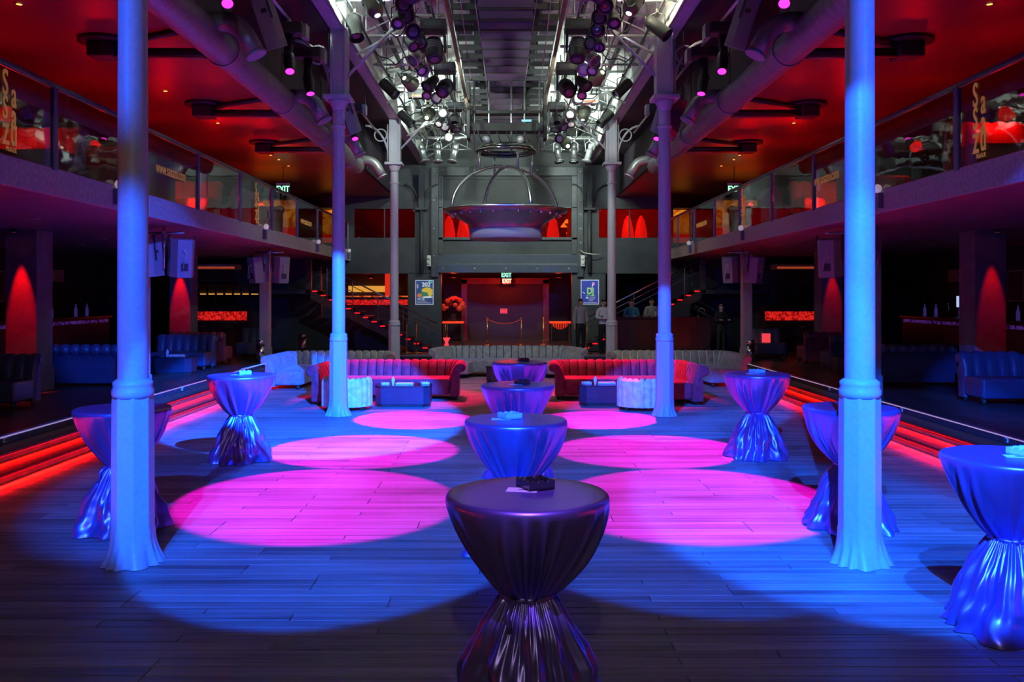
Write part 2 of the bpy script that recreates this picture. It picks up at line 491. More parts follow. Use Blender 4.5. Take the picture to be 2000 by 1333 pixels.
FRM = mat('blue black steel frame', (0.05, 0.058, 0.065), 0.45, 0.3, var=0.2)
for (x0, x1, z0, z1, n) in ((-2.62, -2.36, 2.75, 6.6, 'frame_post'), (2.5, 2.72, 2.75, 6.6, 'frame_post'), (-2.36, 2.5, 6.3, 6.62, 'frame_beam'), (-2.36, -2.2, 3.55, 6.3, 'frame_stile'), (2.3, 2.5, 3.55, 6.3, 'frame_stile'), (-2.36, 2.5, 3.12, 3.24, 'frame_beam'), (-2.36, 2.5, 4.05, 4.15, 'frame_rail'), (-2.36, 2.5, 5.16, 5.22, 'frame_rail')):
    wpiece(x0, x1, z0, z1, n, YW - 0.13, YW, FRM, 0.015)
BOLT = mat('bright bolt head', (0.7, 0.72, 0.74), 0.3, 0.9)
bme = MB().lathe([(0.03, 0), (0.028, 0.015), (0.012, 0.022)], 8, T((0, 0, 0), rx=PI / 2)).mesh('bolt', BOLT)
for x in (-2.52, 2.62):
    for z in (3.5, 3.95, 4.45, 4.95, 5.45, 5.95, 6.45): place('bolt', bme, wb, (x, -0.13, z))
for x in (-2.2, -1.1, 0.0, 1.1, 2.2):
    place('bolt', bme, wb, (x, -0.13, 6.5)); place('bolt', bme, wb, (x, -0.145, 3.05))
WIN = glass('smoked window pane', (0.8, 0.6, 0.55), 0.0)
for k, (x0, x1) in enumerate(((-5.35, -3.2), (-2.22, 2.3), (3.27, 5.45))):
    w_ = struct(MB().box(x0, x1, YW + 0.1, YW + 0.12, 4.13, 5.18).build('window_%d' % (k + 1), WIN))
    MB().box(x0, x1, YW + 0.02, YW + 0.1, 4.08, 4.14).build('window_sill', FRM, w_)
    for q in ((1, 2) if k == 1 else (1,)):
        xm = x0 + (x1 - x0) * q / (3 if k == 1 else 2)
        MB().box(xm - 0.02, xm + 0.02, YW + 0.08, YW + 0.13, 4.13, 5.18).build('mullion', FRM, w_)

# rooms behind the back wall: red lounge above, foyer and bars below
REDW = mat('deep red room paint', (0.34, 0.05, 0.04), 0.6, var=0.2, scale=1.2)
lounge = setting('wall_lounge', (0, 36, 3.6))
MB().box(-6.5, 6.5, 36, 36.2, 3.4, 6).build('wall_panel', REDW, lounge)
MB().box(-6.5, 6.5, YW + 0.3, 36, 3.3, 3.45).build('lounge_floor', BLACK, lounge)
MB().box(-6.5, 6.5, YW + 0.3, 36, 5.9, 6.0).build('lounge_ceiling', REDW, lounge)
for x in (-2.45, 2.45): MB().box(x - 0.1, x + 0.1, YW + 0.3, 36, 3.45, 5.9).build('partition', REDW, lounge)
foy = setting('wall_foyer', (0, 36.5, 0))
MB().box(-6.8, 6.8, 36.5, 36.7, 0, 3.3).build('wall_panel', mat('foyer plum paint', (0.05, 0.02, 0.03), 0.5), foy)
MB().box(-6.8, 6.8, YW + 0.3, 36.5, 3.0, 3.1).build('foyer_ceiling', BLACK, foy)
for x in (-2.65, 2.7): MB().box(x - 0.1, x + 0.1, YW + 0.3, 36.5, 0.3, 3.0).build('partition', REDW, foy)

# ---- balconies
for s, side in ((-1, 'left'), (1, 'right')):
    b = setting('balcony_' + side, (s * XB, 15, ZB0))
    xa, xb = s * (XB + 0.06), s * 13
    MB().box(min(xa, xb), max(xa, xb), -6, YW, ZB0, ZB1 - 0.02).build('slab', SOFFIT, b)
    MB().box(min(xa, xb), max(xa, xb), -6, YW, ZB1 - 0.02, ZB1).build('balcony_floor', WOOD2, b)
    for k in range(14):
        y0 = -4 + k * 2.52
        xo = s * XB; xi = s * (XB + 0.06)
        MB().box(min(xo, xi), max(xo, xi), y0 + 0.003, min(y0 + 2.517, YW), ZB0 - 0.01, ZB1 + 0.03).build('fascia_panel', FASCIA, b, bevel=0.004, seg=1)
    # soffit lamps, a few flush round discs
    for k, (x, y) in enumerate(((7.4, 14), (8.6, 19), (7.4, 24), (10, 14.5), (10, 21))):
        MB().lathe([(0.09, 0), (0.09, -0.015), (0.06, -0.02)], 14, T((s * x, y, ZB0))).build('soffit_ring', GREYM, b)

# ---- aisle ceilings: red outside the duct, black towards the nave
ZC = 5.58
ceil = setting('ceiling', (0, 15, ZC))
for s in (-1, 1):
    def bx(x0, x1, y0, y1, z0, z1, nm, m): MB().box(min(s * x0, s * x1), max(s * x0, s * x1), y0, y1, z0, z1).build(nm, m, ceil)
    bx(3.95, 13, -6, YW, ZC, ZC + 0.1, 'aisle_ceiling', REDC)
    bx(3.85, 3.95, -6, YW, ZC, 6.75, 'ceiling_upstand', DARKC)
    bx(3.05, 3.85, -6, YW, 6.7, 6.8, 'nave_soffit', DARKC)
    bx(2.82, 3.06, -6, YW, 6.73, 7.25, 'nave_beam', mat('pale grey beam paint', (0.50, 0.52, 0.50), 0.5, var=0.12))
    bx(2.78, 2.82, -6, YW, 6.70, 6.735, 'beam_flange', GREYM)
    bx(2.78, 2.82, -6, YW, 7.24, 7.28, 'beam_flange', GREYM)
    # sloping nave roof of pale panels between black ribs
    PAN = mat('pale roof panel', (0.42, 0.44, 0.41), 0.6, var=0.4, scale=2.2, bump=0.1)
    def roofz(x): return 7.45 + (2.95 - x) * 0.42
    xs = [2.95, 2.5, 2.05, 1.6, 1.12]
    for q in range(4):
        for k in range(10):
            y0 = 12.6 + k * 1.9
            if y0 > YW: continue
            x0, x1 = xs[q + 1] + 0.03, xs[q] - 0.03
            z0, z1 = roofz(x0), roofz(x1)
            mb = MB()
            y1 = min(y0 + 1.88, YW)
            pts = []
            for i in range(6):
                t = i / 5; zz = 0.018 * (i % 2)
                xx = x0 + (x1 - x0) * t
                pts.append((xx, roofz(xx) + zz))
            mb.grid([[(s * x, y0, z) for x, z in pts], [(s * x, y1, z) for x, z in pts]], smooth=False)
            mb.build('roof_panel', PAN, ceil)
    for q in range(5):
        MB().box(s * xs[q] - 0.025, s * xs[q] + 0.025, 10, YW, roofz(xs[q]) - 0.09, roofz(xs[q]) + 0.02).build('roof_rib', BLACK, ceil)
    MB().box(min(s * 1.1, s * 3.0), max(s * 1.1, s * 3.0), -6, 12.6, 7.45, 7.5).build('nave_soffit', BLACK, ceil)
    MB().box(min(s * 1.1, s * 3.1), max(s * 1.1, s * 3.1), -6, YW, 8.5, 8.56).build('roof_deck', BLACK, ceil)
MB().box(-1.12, 1.12, -6, YW, 8.6, 8.7).build('roof_deck', mat('purple black lining', (0.05, 0.02, 0.06), 0.55), ceil)
LOUV = mat('aubergine louvre', (0.017, 0.004, 0.02), 0.45, var=0.15)
for k in range(30):
    yy = 9.4 + k * 0.74
    M = T((0, yy, 8.1), rx=R(-62))
    MB().box(-0.56, 0.56, -0.30, 0.30, -0.012, 0.012, M).build('louvre_blade', LOUV, ceil)
    MB().box(-1.1, 1.1, yy + 0.30, yy + 0.36, 7.85, 7.97).build('louvre_bar', BLACK, ceil)
    for s in (-1, 1):
        MB().box(min(s * .6, s * .7), max(s * .6, s * .7), yy - 0.3, yy + 0.3, 7.95, 8.4).build('louvre_stile', BLACK, ceil)
        MB().box(min(s * .74, s * 1.08), max(s * .74, s * 1.08), -0.22, 0.22, -0.01, 0.01, T((0, yy, 8.12), rx=R(-66))).build('side_louvre', mat('dark side louvre', (0.09, 0.09, 0.09), 0.5) if k % 3 == 0 else LOUV, ceil)
# ================================================================ COLUMNS, DUCTS, BALUSTRADES
IRON = mat('pale grey cast iron paint', (0.40, 0.41, 0.43), 0.42, var=0.08, scale=30, bump=0.12, bscale=60)
def ngon(r, n, rot=0.0): return [(r * math.cos(rot + 2 * PI * k / n), r * math.sin(rot + 2 * PI * k / n)) for k in range(n)]
def column(x, y, label, seed):
    c = thing('cast_iron_column', label, 'column', (x, y, 0), 'slender cast iron columns of the nave')
    s = -1 if x < 0 else 1
    rr = random.Random(seed)
    MB().lathe([(0.115, 1.40), (0.112, 3.2), (0.106, 5.36)], 28, T((x, y, 0)), cap=False).build('shaft', IRON, c)
    MB().lathe([(0.15, 1.30), (0.158, 1.33), (0.158, 1.36), (0.145, 1.385), (0.15, 1.40), (0.15, 1.425), (0.118, 1.45)], 28, T((x, y, 0))).build('collar', IRON, c)
    mb = MB(); rows = []
    for z, r in ((0.22, 0.165), (0.3, 0.162), (1.24, 0.158), (1.30, 0.156), (1.325, 0.14)):
        rows.append([(x + px, y + py, z) for px, py in ngon(r, 8, PI / 8)])
    mb.grid(rows, smooth=False, close_u=True)
    mb.build('pedestal', IRON, c, bevel=0.006, seg=1)
    # skirt of torn sheet that flares on to the floor
    rows = []
    N = 64
    for i in range(7):
        t = i / 6
        row = []
        for k in range(N):
            a = 2 * PI * k / N
            oct_ = 0.163 * math.cos(PI / 8) / math.cos(((a + PI / 8) % (PI / 4)) - PI / 8)
            fold = 0.5 + 0.5 * math.sin(a * 11 + 2.3 * math.sin(a * 3 + seed))
            flare = (t ** 1.8) * (0.035 + 0.055 * fold)
            z = 0.26 * (1 - t) + 0.004 + (0.035 * rr.random() if i == 0 else 0)
            row.append((x + (oct_ + 0.003 + flare) * math.cos(a), y + (oct_ + 0.003 + flare) * math.sin(a), z))
        rows.append(row)
    MB().grid(rows, close_u=True).build('skirt', IRON, c)
    MB().lathe([(0.108, 5.02), (0.128, 5.04), (0.128, 5.07), (0.108, 5.09)], 24, T((x, y, 0)), cap=False).build('ring', IRON, c)
    MB().lathe([(0.106, 5.34), (0.12, 5.40), (0.16, 5.47), (0.175, 5.52)], 24, T((x, y, 0))).build('capital', IRON, c)
    MB().cbox(x, y, 5.555, 0.46, 0.46, 0.07).build('abacus', IRON, c, bevel=0.012)
    MB().cbox(x + s * -0.02, y, 6.17, 0.22, 0.26, 1.16).build('pier', IRON, c, bevel=0.01)
    MB().cbox(x + s * -0.15, y - 0.02, 6.15, 0.035, 0.3, 1.18).build('pier_flange', IRON, c)
    MB().cbox(x + s * 0.10, y - 0.02, 6.15, 0.03, 0.3, 1.18).build('pier_flange', IRON, c)
    # raking strut up to the rig
    MB().tube([(x - s * 0.16, y, 5.95), (x - s * 0.95, y, 6.78)], 0.032, 4).build('strut', IRON, c)
    # curved bracket to the aisle side
    p = [(x + s * (0.14 + 0.62 * (1 - math.cos(R(a)))), y, 5.62 + 0.95 * math.sin(R(a))) for a in range(0, 91, 10)]
    br = MB().tube(p, 0.03, 6).build('bracket', IRON, c)
    MB().tube([(x + s * (0.36 + 0.16 * math.cos(R(a))), y, 6.32 + 0.16 * math.sin(R(a))) for a in range(0, 360, 24)], 0.02, 6, closed=True).build('bracket_ring', IRON, br)
    MB().tube([(x + s * 0.17, y, 5.62), (x + s * 0.17, y, 6.6)], 0.028, 6).build('bracket_rod', IRON, br)
    return c
names = ['blue-lit cast iron column standing nearest the camera on the %s', 'cast iron column on the %s in front of a white tub chair', 'slim lilac-grey column on the %s beside the back platform']
for s, side in ((0, 'left'), (1, 'right')):
    for k in range(3): column(COLX[s], COLY[k], names[k] % side, k * 2 + s)
# engaged columns on the back wall
for x, side in ((-2.95, 'left'), (2.92, 'right')):
    y = YW - 0.16
    c = thing('engaged_column', 'thin dark column against the back wall %s of the framed opening' % side, 'column', (x, y, 2.9))
    MB().lathe([(0.07, 2.9), (0.07, 5.1)], 14, T((x, y, 0))).build('shaft', WALLG, c)
    MB().cbox(x, y, 5.13, 0.4, 0.28, 0.08).build('abacus', WALLG, c, bevel=0.01)
    MB().cbox(x, y, 5.75, 0.18, 0.2, 1.2).build('pier', WALLG, c)
    for s in (-1, 1):
        MB().tube([(x + s * (0.1 + 0.5 * (1 - math.cos(R(a)))), y, 5.2 + 0.8 * math.sin(R(a))) for a in range(0, 91, 10)], 0.03, 6).build('bracket', WALLG, c)

# ---- ducts
DUCT = mat('grey spiral duct steel', (0.23, 0.235, 0.23), 0.42, 0.55, var=0.25, scale=3, stretch=(1, 14, 1))
for s, side in ((-1, 'left'), (1, 'right')):
    xd, zd, rd = s * 3.62, 5.25, 0.20
    d = thing('ventilation_duct', 'long round spiral ventilation duct hung under the %s ceiling' % side, 'duct', (xd, 14, zd), 'ventilation ducts')
    rows = []
    y = 2.0
    mb = MB(); pts = []; rs = []
    while y < 21.6:
        f = int(round(y / 0.06)) % 2
        pts.append((xd, y, zd)); rs.append(rd + (0.006 if f else 0)); y += 0.06
    mb.tube(pts, rs, 24).build('pipe', DUCT, d)
    for y in (5.2, 8.2, 11.4, 14.4, 17.4, 20.4):
        MB().tube([(xd, y - 0.03, zd), (xd, y + 0.03, zd)], rd + 0.022, 24).build('joint_ring', GREYM, d)
        MB().tube([(xd, y, zd + rd), (xd, y, 6.7)], 0.008, 5).build('hanger', BLACK, d)
    for y in (10.6, 14.6, 18.2, 21.5):
        pts = []
        x0 = xd - s * 0.1
        for a in range(0, 66, 8):
            pts.append((x0 - s * (0.12 + 0.34 * math.sin(R(a))), y + 0.05, zd + 0.13 - 0.34 * (1 - math.cos(R(a)))))
        e = Vector(pts[-1]); dr = Vector((-s * math.cos(R(62)), 0.0, -math.sin(R(62))))
        pts.append(tuple(e + dr * 0.22))
        pts = [(x0, y + 0.05, zd + 0.13)] + pts
        b = MB().tube(pts, 0.115, 18).build('branch', DUCT, d)
        c = e + dr * 0.22
        MB().tube([tuple(c), tuple(c + dr * 0.03)], 0.128, 18).build('nozzle_rim', GREYM, b)

# ---- ceiling brackets with round plates over the balconies
for s, side in ((-1, 'left'), (1, 'right')):
    for k, yb in enumerate((12.1, 16.1, 20.1)):
        x = s * 5.45
        c = thing('ceiling_fixture', '%s black ceiling fixture with round plate and beam from the camera over the %s balcony' % (ORD[k], side), 'ceiling fixture', (x, yb, ZC), 'ceiling fixtures with round plates')
        MB().lathe([(0.34, ZC - 0.001), (0.34, ZC - 0.05), (0.30, ZC - 0.06)], 24, T((x, yb, 0))).build('plate', BLACK, c)
        MB().cbox(x, yb, ZC - 0.16, 0.34, 0.36, 0.2).build('housing', BLACK, c, bevel=0.02)
        MB().tube([(x, yb, ZC - 0.17), (s * 3.6, yb + 0.02, ZC - 0.17)], 0.06, 10).build('arm', BLACK, c)
        MB().tube([(x, yb, ZC - 0.08), (s * 4.2, yb - 0.55, ZC - 0.04)], 0.05, 4).build('brace', BLACK, c)
        MB().tube([(x, yb - 0.05, ZC - 0.24), (s * 3.6, yb - 0.05, ZC - 0.26)], 0.022, 8).build('pipe', mat('dull red pipe', (0.3, 0.06, 0.05), 0.4), c)

# ---- balustrades: posts, panes, rail, gold lettering
POST = mat('blue black steel post', (0.10, 0.10, 0.22), 0.3, 0.4)
PANE = glass('balustrade pane', (0.80, 0.84, 0.83), 0.0, 1.5, 1.5)
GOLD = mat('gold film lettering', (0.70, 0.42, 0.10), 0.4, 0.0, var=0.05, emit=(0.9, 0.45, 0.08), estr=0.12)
RAIL = mat('dark polished handrail', (0.16, 0.15, 0.2), 0.2, 0.8)
POSTY = [8.25 + 2.5 * k for k in range(10)]
for s, side in ((-1, 'left'), (1, 'right')):
    x = s * XB
    b = thing('glass_balustrade', 'glass balustrade with gold lettering along the %s balcony edge' % side, 'balustrade', (x, 18, ZB1))
    for y in POSTY:
        p = MB().cbox(x, y, ZB1 + 0.50, 0.055, 0.10, 1.0).build('post', POST, b, bevel=0.012)
    for k in range(len(POSTY) + 0):
        y0 = POSTY[k] - 2.5 + 0.06 if k == 0 else POSTY[k - 1] + 0.07
        y1 = POSTY[k] - 0.07
        MB().box(x - 0.006, x + 0.006, y0, y1, ZB1 + 0.035, ZB1 + 0.98).build('pane', PANE, b)
    MB().box(x - 0.03, x + 0.03, 3.2, POSTY[-1] + 0.1, ZB1 + 1.0, ZB1 + 1.055).build('handrail', RAIL, b, bevel=0.012)
    MB().box(x - 0.008, x + 0.008, 3.2, POSTY[-1] + 0.1, ZB1 + 0.985, ZB1 + 1.0).build('rail_clip', STEEL, b)
    # lettering lies on the room side of the panes; local x runs along the pane
    rz = R(90) if s < 0 else R(-90)
    def LM(y, z): return Matrix.Translation((x - s * 0.012, y, z)) @ Matrix.Rotation(rz, 4, 'Z') @ Matrix.Rotation(PI / 2, 4, 'X')
    for yy in ((9.78, 19.5) if s < 0 else (10.22, 20.4)):
        lettering('lettering', 'S', 0.40, GOLD, b, LM(yy + s * 0.10, ZB1 + 0.80) , 0.62, bold=0.004)
        lettering('lettering', 'a', 0.42, GOLD, b, LM(yy - s * 0.07, ZB1 + 0.70), 0.55, bold=0.003)
        lettering('lettering', 'S', 0.36, GOLD, b, LM(yy + s * 0.10, ZB1 + 0.53), 0.62, bold=0.004)
        lettering('lettering', 'a', 0.42, GOLD, b, LM(yy - s * 0.07, ZB1 + 0.46), 0.55, bold=0.003)
        lettering('lettering', 'z', 0.50, GOLD, b, LM(yy + s * 0.09, ZB1 + 0.29), 0.62, bold=0.003)
        lettering('lettering', 'u', 0.50, GOLD, b, LM(yy - s * 0.07, ZB1 + 0.30), 0.52, bold=0.003)
        lettering('lettering', 'PRAGUE', 0.075, GOLD, b, LM(yy - s * 0.02, ZB1 + 0.095), 0.75, extrude=0.002)
    for yy in ((14.5, 24.3) if s < 0 else (15.2, 24.8)):
        lettering('lettering', 'www.sasazu.com', 0.26, GOLD, b, LM(yy, ZB1 + 0.50), 0.72, extrude=0.002)

# ---- small lamps clipped to the balcony fascia
LAMPG = mat('small lamp glass', (0.8, 0.8, 0.85), 0.1, 0.6, emit=(0.9, 0.8, 1.0), estr=0.25)
for s, side in ((-1, 'left'), (1, 'right')):
    for k, y in enumerate((12.4, 20.0, 25.6, 30.6) if s < 0 else (12.9, 20.4, 26.2, 30.6)):
        x = s * (XB - 0.07)
        l = thing('fascia_lamp', '%s small round lamp on a blue bracket along the %s balcony edge' % (ORD[k], side), 'lamp', (x, y, ZB1 - 0.05), 'small lamps along the balcony edges')
        MB().cbox(x + s * 0.03, y, ZB1 - 0.13, 0.08, 0.10, 0.22).build('bracket', POST, l, bevel=0.006)
        MB().lathe([(0.0, -0.07), (0.045, -0.05), (0.065, 0), (0.045, 0.05), (0.0, 0.07)], 14, T((x, y, ZB1 + 0.04)), cap=False).build('bulb', LAMPG, l)
        MB().tube([(x, y, ZB1 + 0.0), (x - s * 0.08, y - 0.03, ZB1 - 0.06)], 0.008, 6).build('arm', CHROME, l)

# ---- recessed ceiling downlights over the balconies
DOT = glow('amber downlight', (1.0, 0.30, 0.04), 6.0)
for s, side in ((-1, 'left'), (1, 'right')):
    for k, y in enumerate((10.6, 12.3, 15.1, 16.3, 16.9, 17.9, 20.4, 21.1, 22.0, 22.7, 23.8)):
        x = s * 5.78 + rng.uniform(-0.03, 0.03)
        l = thing('ceiling_downlight', '%s amber ceiling downlight from the camera above the %s balcony' % (ORD[k], side), 'downlight', (x, y, ZC), 'amber ceiling downlights')
        MB().lathe([(0.04, ZC - 0.002), (0.055, ZC - 0.004), (0.055, ZC - 0.012), (0.04, ZC - 0.014)], 14, T((x, y, 0)), cap=False).build('ring', GREYM, l)
        MB().lathe([(0.038, ZC - 0.003), (0.03, ZC - 0.012)], 12, T((x, y, 0))).build('bulb', DOT, l)
# ================================================================ THE LIGHTING RIG
RIGB = mat('black stage metal', (0.013, 0.013, 0.014), 0.45, 0.0, var=0.3)
RIGS = mat('bare aluminium tube', (0.42, 0.44, 0.44), 0.35, 0.85, var=0.15, scale=12)
LENS = mat('dark lamp lens', (0.10, 0.11, 0.12), 0.08, 0.2, spec=0.8)
LENSP = mat('pale frosted lamp lens', (0.62, 0.62, 0.55), 0.3, 0.0, var=0.15, scale=40)
RUST = mat('brown steel rail', (0.20, 0.13, 0.10), 0.5, 0.4, var=0.3)
PINK = glow('pink led face', (1.0, 0.03, 0.62), 2.6)

for s, side in ((-1, 'left'), (1, 'right')):
    # long pipes
    for x, z, y0, y1, r, m, lab in ((1.55, 6.78, 8, 27.2, 0.025, RIGS, 'thin aluminium pipe carrying the row of par cans on the %s'), (1.27, 7.02, 8, 27, 0.025, RIGS, 'aluminium pipe carrying the square moving heads on the %s'),
                                (2.58, 6.92, 8, 27.4, 0.024, RIGB, 'black pipe close along the %s nave beam'), (2.1, 7.1, 8, 27.4, 0.02, RIGB, 'black pipe between beam and par cans on the %s'),
                                (1.04, 7.25, 6, 25.5, 0.03, RUST, 'brown steel rail hung along the %s edge of the louvres'), (2.9, 5.98, 8.0, 21.2, 0.022, RIGS, 'pipe with pink-faced moving heads under the %s aisle edge')):
        sx = 3.05 if x == 2.9 else x
        p = thing('lighting_pipe', lab % side, 'pipe', (s * sx, 17, z), 'pipes of the lighting rig')
        if m is RUST: MB().box(s * sx - 0.035, s * sx + 0.035, y0, y1, z - 0.03, z + 0.03).build('rail', m, p)
        else: MB().tube([(s * sx, y0, z), (s * sx, y1, z)], r, 8).build('tube', m, p)
        top = 7.9 if x < 2.9 else 6.7
        for yy in range(int(y0) + 3, int(y1), 4):
            MB().tube([(s * sx, yy + 0.3, z), (s * sx, yy + 0.3, top)], 0.009, 5).build('hanger', RIGB, p)
    # thin cables beside the louvre
    for k, (xa, ya, za, xb, yb, zb) in enumerate(((0.62, 8, 7.3, 0.42, 24, 7.15), (0.80, 13, 7.6, 0.78, 20, 6.9))):
        o = MB().tube([(s * xa, ya, za), (s * (xa + xb) / 2, (ya + yb) / 2, (za + zb) / 2 - 0.06), (s * xb, yb, zb)], 0.009, 5).build('steel_cable', mat('grey cable', (0.35, 0.33, 0.33), 0.5))
        tag(o, ('long' if k == 0 else 'short') + ' thin steel cable running under the louvres on the %s' % side, 'cable')
    # ladder frames across each side of the nave
    for k, y in enumerate((14.7, 16.7, 18.8, 20.9, 23.0, 25.2, 27.4, 29.7)):
        f = thing('truss_frame', '%s tubular cross frame from the camera in the %s half of the rig' % (ORD[k], side), 'truss', (s * 2, y, 7.3), 'cross frames of the rig')
        x0, x1 = s * 1.15, s * 2.8
        for z, r in ((7.36, 0.032), (6.98, 0.024)):
            MB().tube([(x0, y, z), (x1, y, z)], r, 8).build('chord', RIGS, f)
        for q in range(4):
            xx = x0 + (x1 - x0) * (q + 0.3) / 3.7
            MB().tube([(xx, y, 6.9), (xx, y, 7.75)], 0.016, 6).build('upright', RIGS, f)
        MB().tube([(x0, y, 6.98), ((x0 + x1) / 2, y, 7.36), (x1, y, 6.98)], 0.014, 6).build('lacing', RIGS, f)
        if k % 2: MB().tube([(x1, y, 6.62), (x0 + s * 0.5, y + 0.05, 7.3)], 0.03, 4).build('raking_brace', RIGS, f)

def clampM(x, y, z, m, parent): MB().cbox(x, y, z, 0.05, 0.045, 0.07).build('clamp', m, parent, bevel=0.008)
def par_can(x, y, z, d, label, group, lens, body=None, scale=1.0, cat='stage light'):
    """d: the way it points; hangs from a clamp at z"""
    body = body or RIGB
    c = thing('par_can', label, cat, (x, y, z), group)
    clampM(x, y, z, RIGB, c)
    zc = z - 0.27 * scale
    M = aimM((x, y, zc), d)
    k = scale
    MB().lathe([(0.03 * k, 0.17 * k), (0.075 * k, 0.15 * k), (0.095 * k, 0.08 * k), (0.105 * k, -0.02 * k), (0.105 * k, -0.15 * k), (0.125 * k, -0.155 * k), (0.125 * k, -0.175 * k), (0.10 * k, -0.175 * k)], 18, M, cap=False).build('can', body, c)
    MB().lathe([(0.10 * k, -0.165 * k), (0.06 * k, -0.172 * k), (0.015 * k, -0.175 * k)], 18, M).build('lens', lens, c)
    MB().lathe([(0.128 * k, -0.160 * k), (0.128 * k, -0.168 * k)], 18, M, cap=False).build('front_ring', CHROME if lens is LENSP else RIGB, c)
    w = 0.125 * k
    MB().tube([(x - w, y, zc), (x - w, y, z - 0.08 * k), (x, y, z - 0.02), (x + w, y, z - 0.08 * k), (x + w, y, zc)], 0.010, 5).build('yoke', RIGB, c)
    # loop of cable
    MB().tube([(x + 0.02, y + 0.02, z), (x + 0.13 * k, y + 0.09, z - 0.14), (x + 0.05, y + 0.16, z - 0.2), (x - 0.02, y + 0.12, z - 0.1), (x, y + 0.03, z + 0.03)], 0.008, 5).build('cable', mat('pale cable', (0.5, 0.5, 0.42), 0.5) if lens is LENSP else RIGB, c)
    return c
def moving_head(x, y, z, d, label, group, lens=LENS, k=1.0, fins=True):
    c = thing('moving_head', label, 'stage light', (x, y, z), group)
    clampM(x - 0.1, y, z, RIGS, c); clampM(x + 0.1, y, z, RIGS, c)
    MB().cbox(x, y, z - 0.12 * k, 0.40 * k, 0.34 * k, 0.17 * k).build('base', RIGB, c, bevel=0.018)
    MB().cbox(x, y - 0.172 * k, z - 0.12 * k, 0.26 * k, 0.01, 0.08 * k).build('base_panel', LENS, c)
    zc = z - 0.48 * k
    for q in (-1, 1):
        MB().add([(x + q * 0.15 * k, y - 0.09 * k, z - 0.2 * k), (x + q * 0.19 * k, y - 0.09 * k, z - 0.2 * k), (x + q * 0.19 * k, y + 0.09 * k, z - 0.2 * k), (x + q * 0.15 * k, y + 0.09 * k, z - 0.2 * k),
                  (x + q * 0.16 * k, y - 0.05 * k, zc - 0.05 * k), (x + q * 0.20 * k, y - 0.05 * k, zc - 0.05 * k), (x + q * 0.20 * k, y + 0.05 * k, zc - 0.05 * k), (x + q * 0.16 * k, y + 0.05 * k, zc - 0.05 * k)],
                 [(0, 3, 2, 1), (4, 5, 6, 7), (0, 1, 5, 4), (1, 2, 6, 5), (2, 3, 7, 6), (3, 0, 4, 7)]).build('yoke_arm', RIGB, c, bevel=0.012)
    M = aimM((x, y, zc), d)
    MB().lathe([(0.05 * k, 0.19 * k), (0.11 * k, 0.17 * k), (0.145 * k, 0.08 * k), (0.15 * k, -0.04 * k), (0.13 * k, -0.14 * k), (0.125 * k, -0.19 * k), (0.10 * k, -0.19 * k)], 20, M).build('head', RIGB, c)
    h = MB().lathe([(0.10 * k, -0.192 * k), (0.06 * k, -0.205 * k), (0.01 * k, -0.21 * k)], 18, M).build('lens', lens, c)
    if fins:
        for q in range(5):
            MB().lathe([(0.152 * k, (0.09 - q * 0.03) * k), (0.152 * k, (0.08 - q * 0.03) * k)], 20, M, cap=False).build('cooling_fin', GREYM, c)
    return c
def flood(x, y, z, d, label, lit, power=0, color=WORK):
    c = thing('flood_light', label, 'stage light', (x, y, z), 'flood lights in the rig')
    clampM(x, y, z, RIGB, c)
    zc = z - 0.30
    M = aimM((x, y, zc), d)
    MB().lathe([(0.05, 0.20), (0.10, 0.18), (0.14, 0.08), (0.15, -0.10), (0.17, -0.12), (0.17, -0.14), (0.15, -0.14), (0.12, -0.02)], 20, M, cap=False).build('housing', mat('olive lamp housing', (0.12, 0.13, 0.09), 0.45, 0.3), c)
    MB().lathe([(0.148, -0.10), (0.08, -0.11), (0.02, -0.115)], 18, M).build('lens', glow('work lamp face', (0.92, 1.0, 0.88), 30.0) if lit else LENS, c)
    MB().tube([(x - 0.17, y, zc), (x - 0.17, y, z - 0.08), (x, y, z - 0.02), (x + 0.17, y, z - 0.08), (x + 0.17, y, zc)], 0.012, 5).build('yoke', RIGB, c)
    if lit:
        p = Vector((x, y, zc)) + Vector(d).normalized() * 0.16
        spot('work_light', p, p + Vector(d), color, power, 165, 0.5, 0.08, c)
    return c

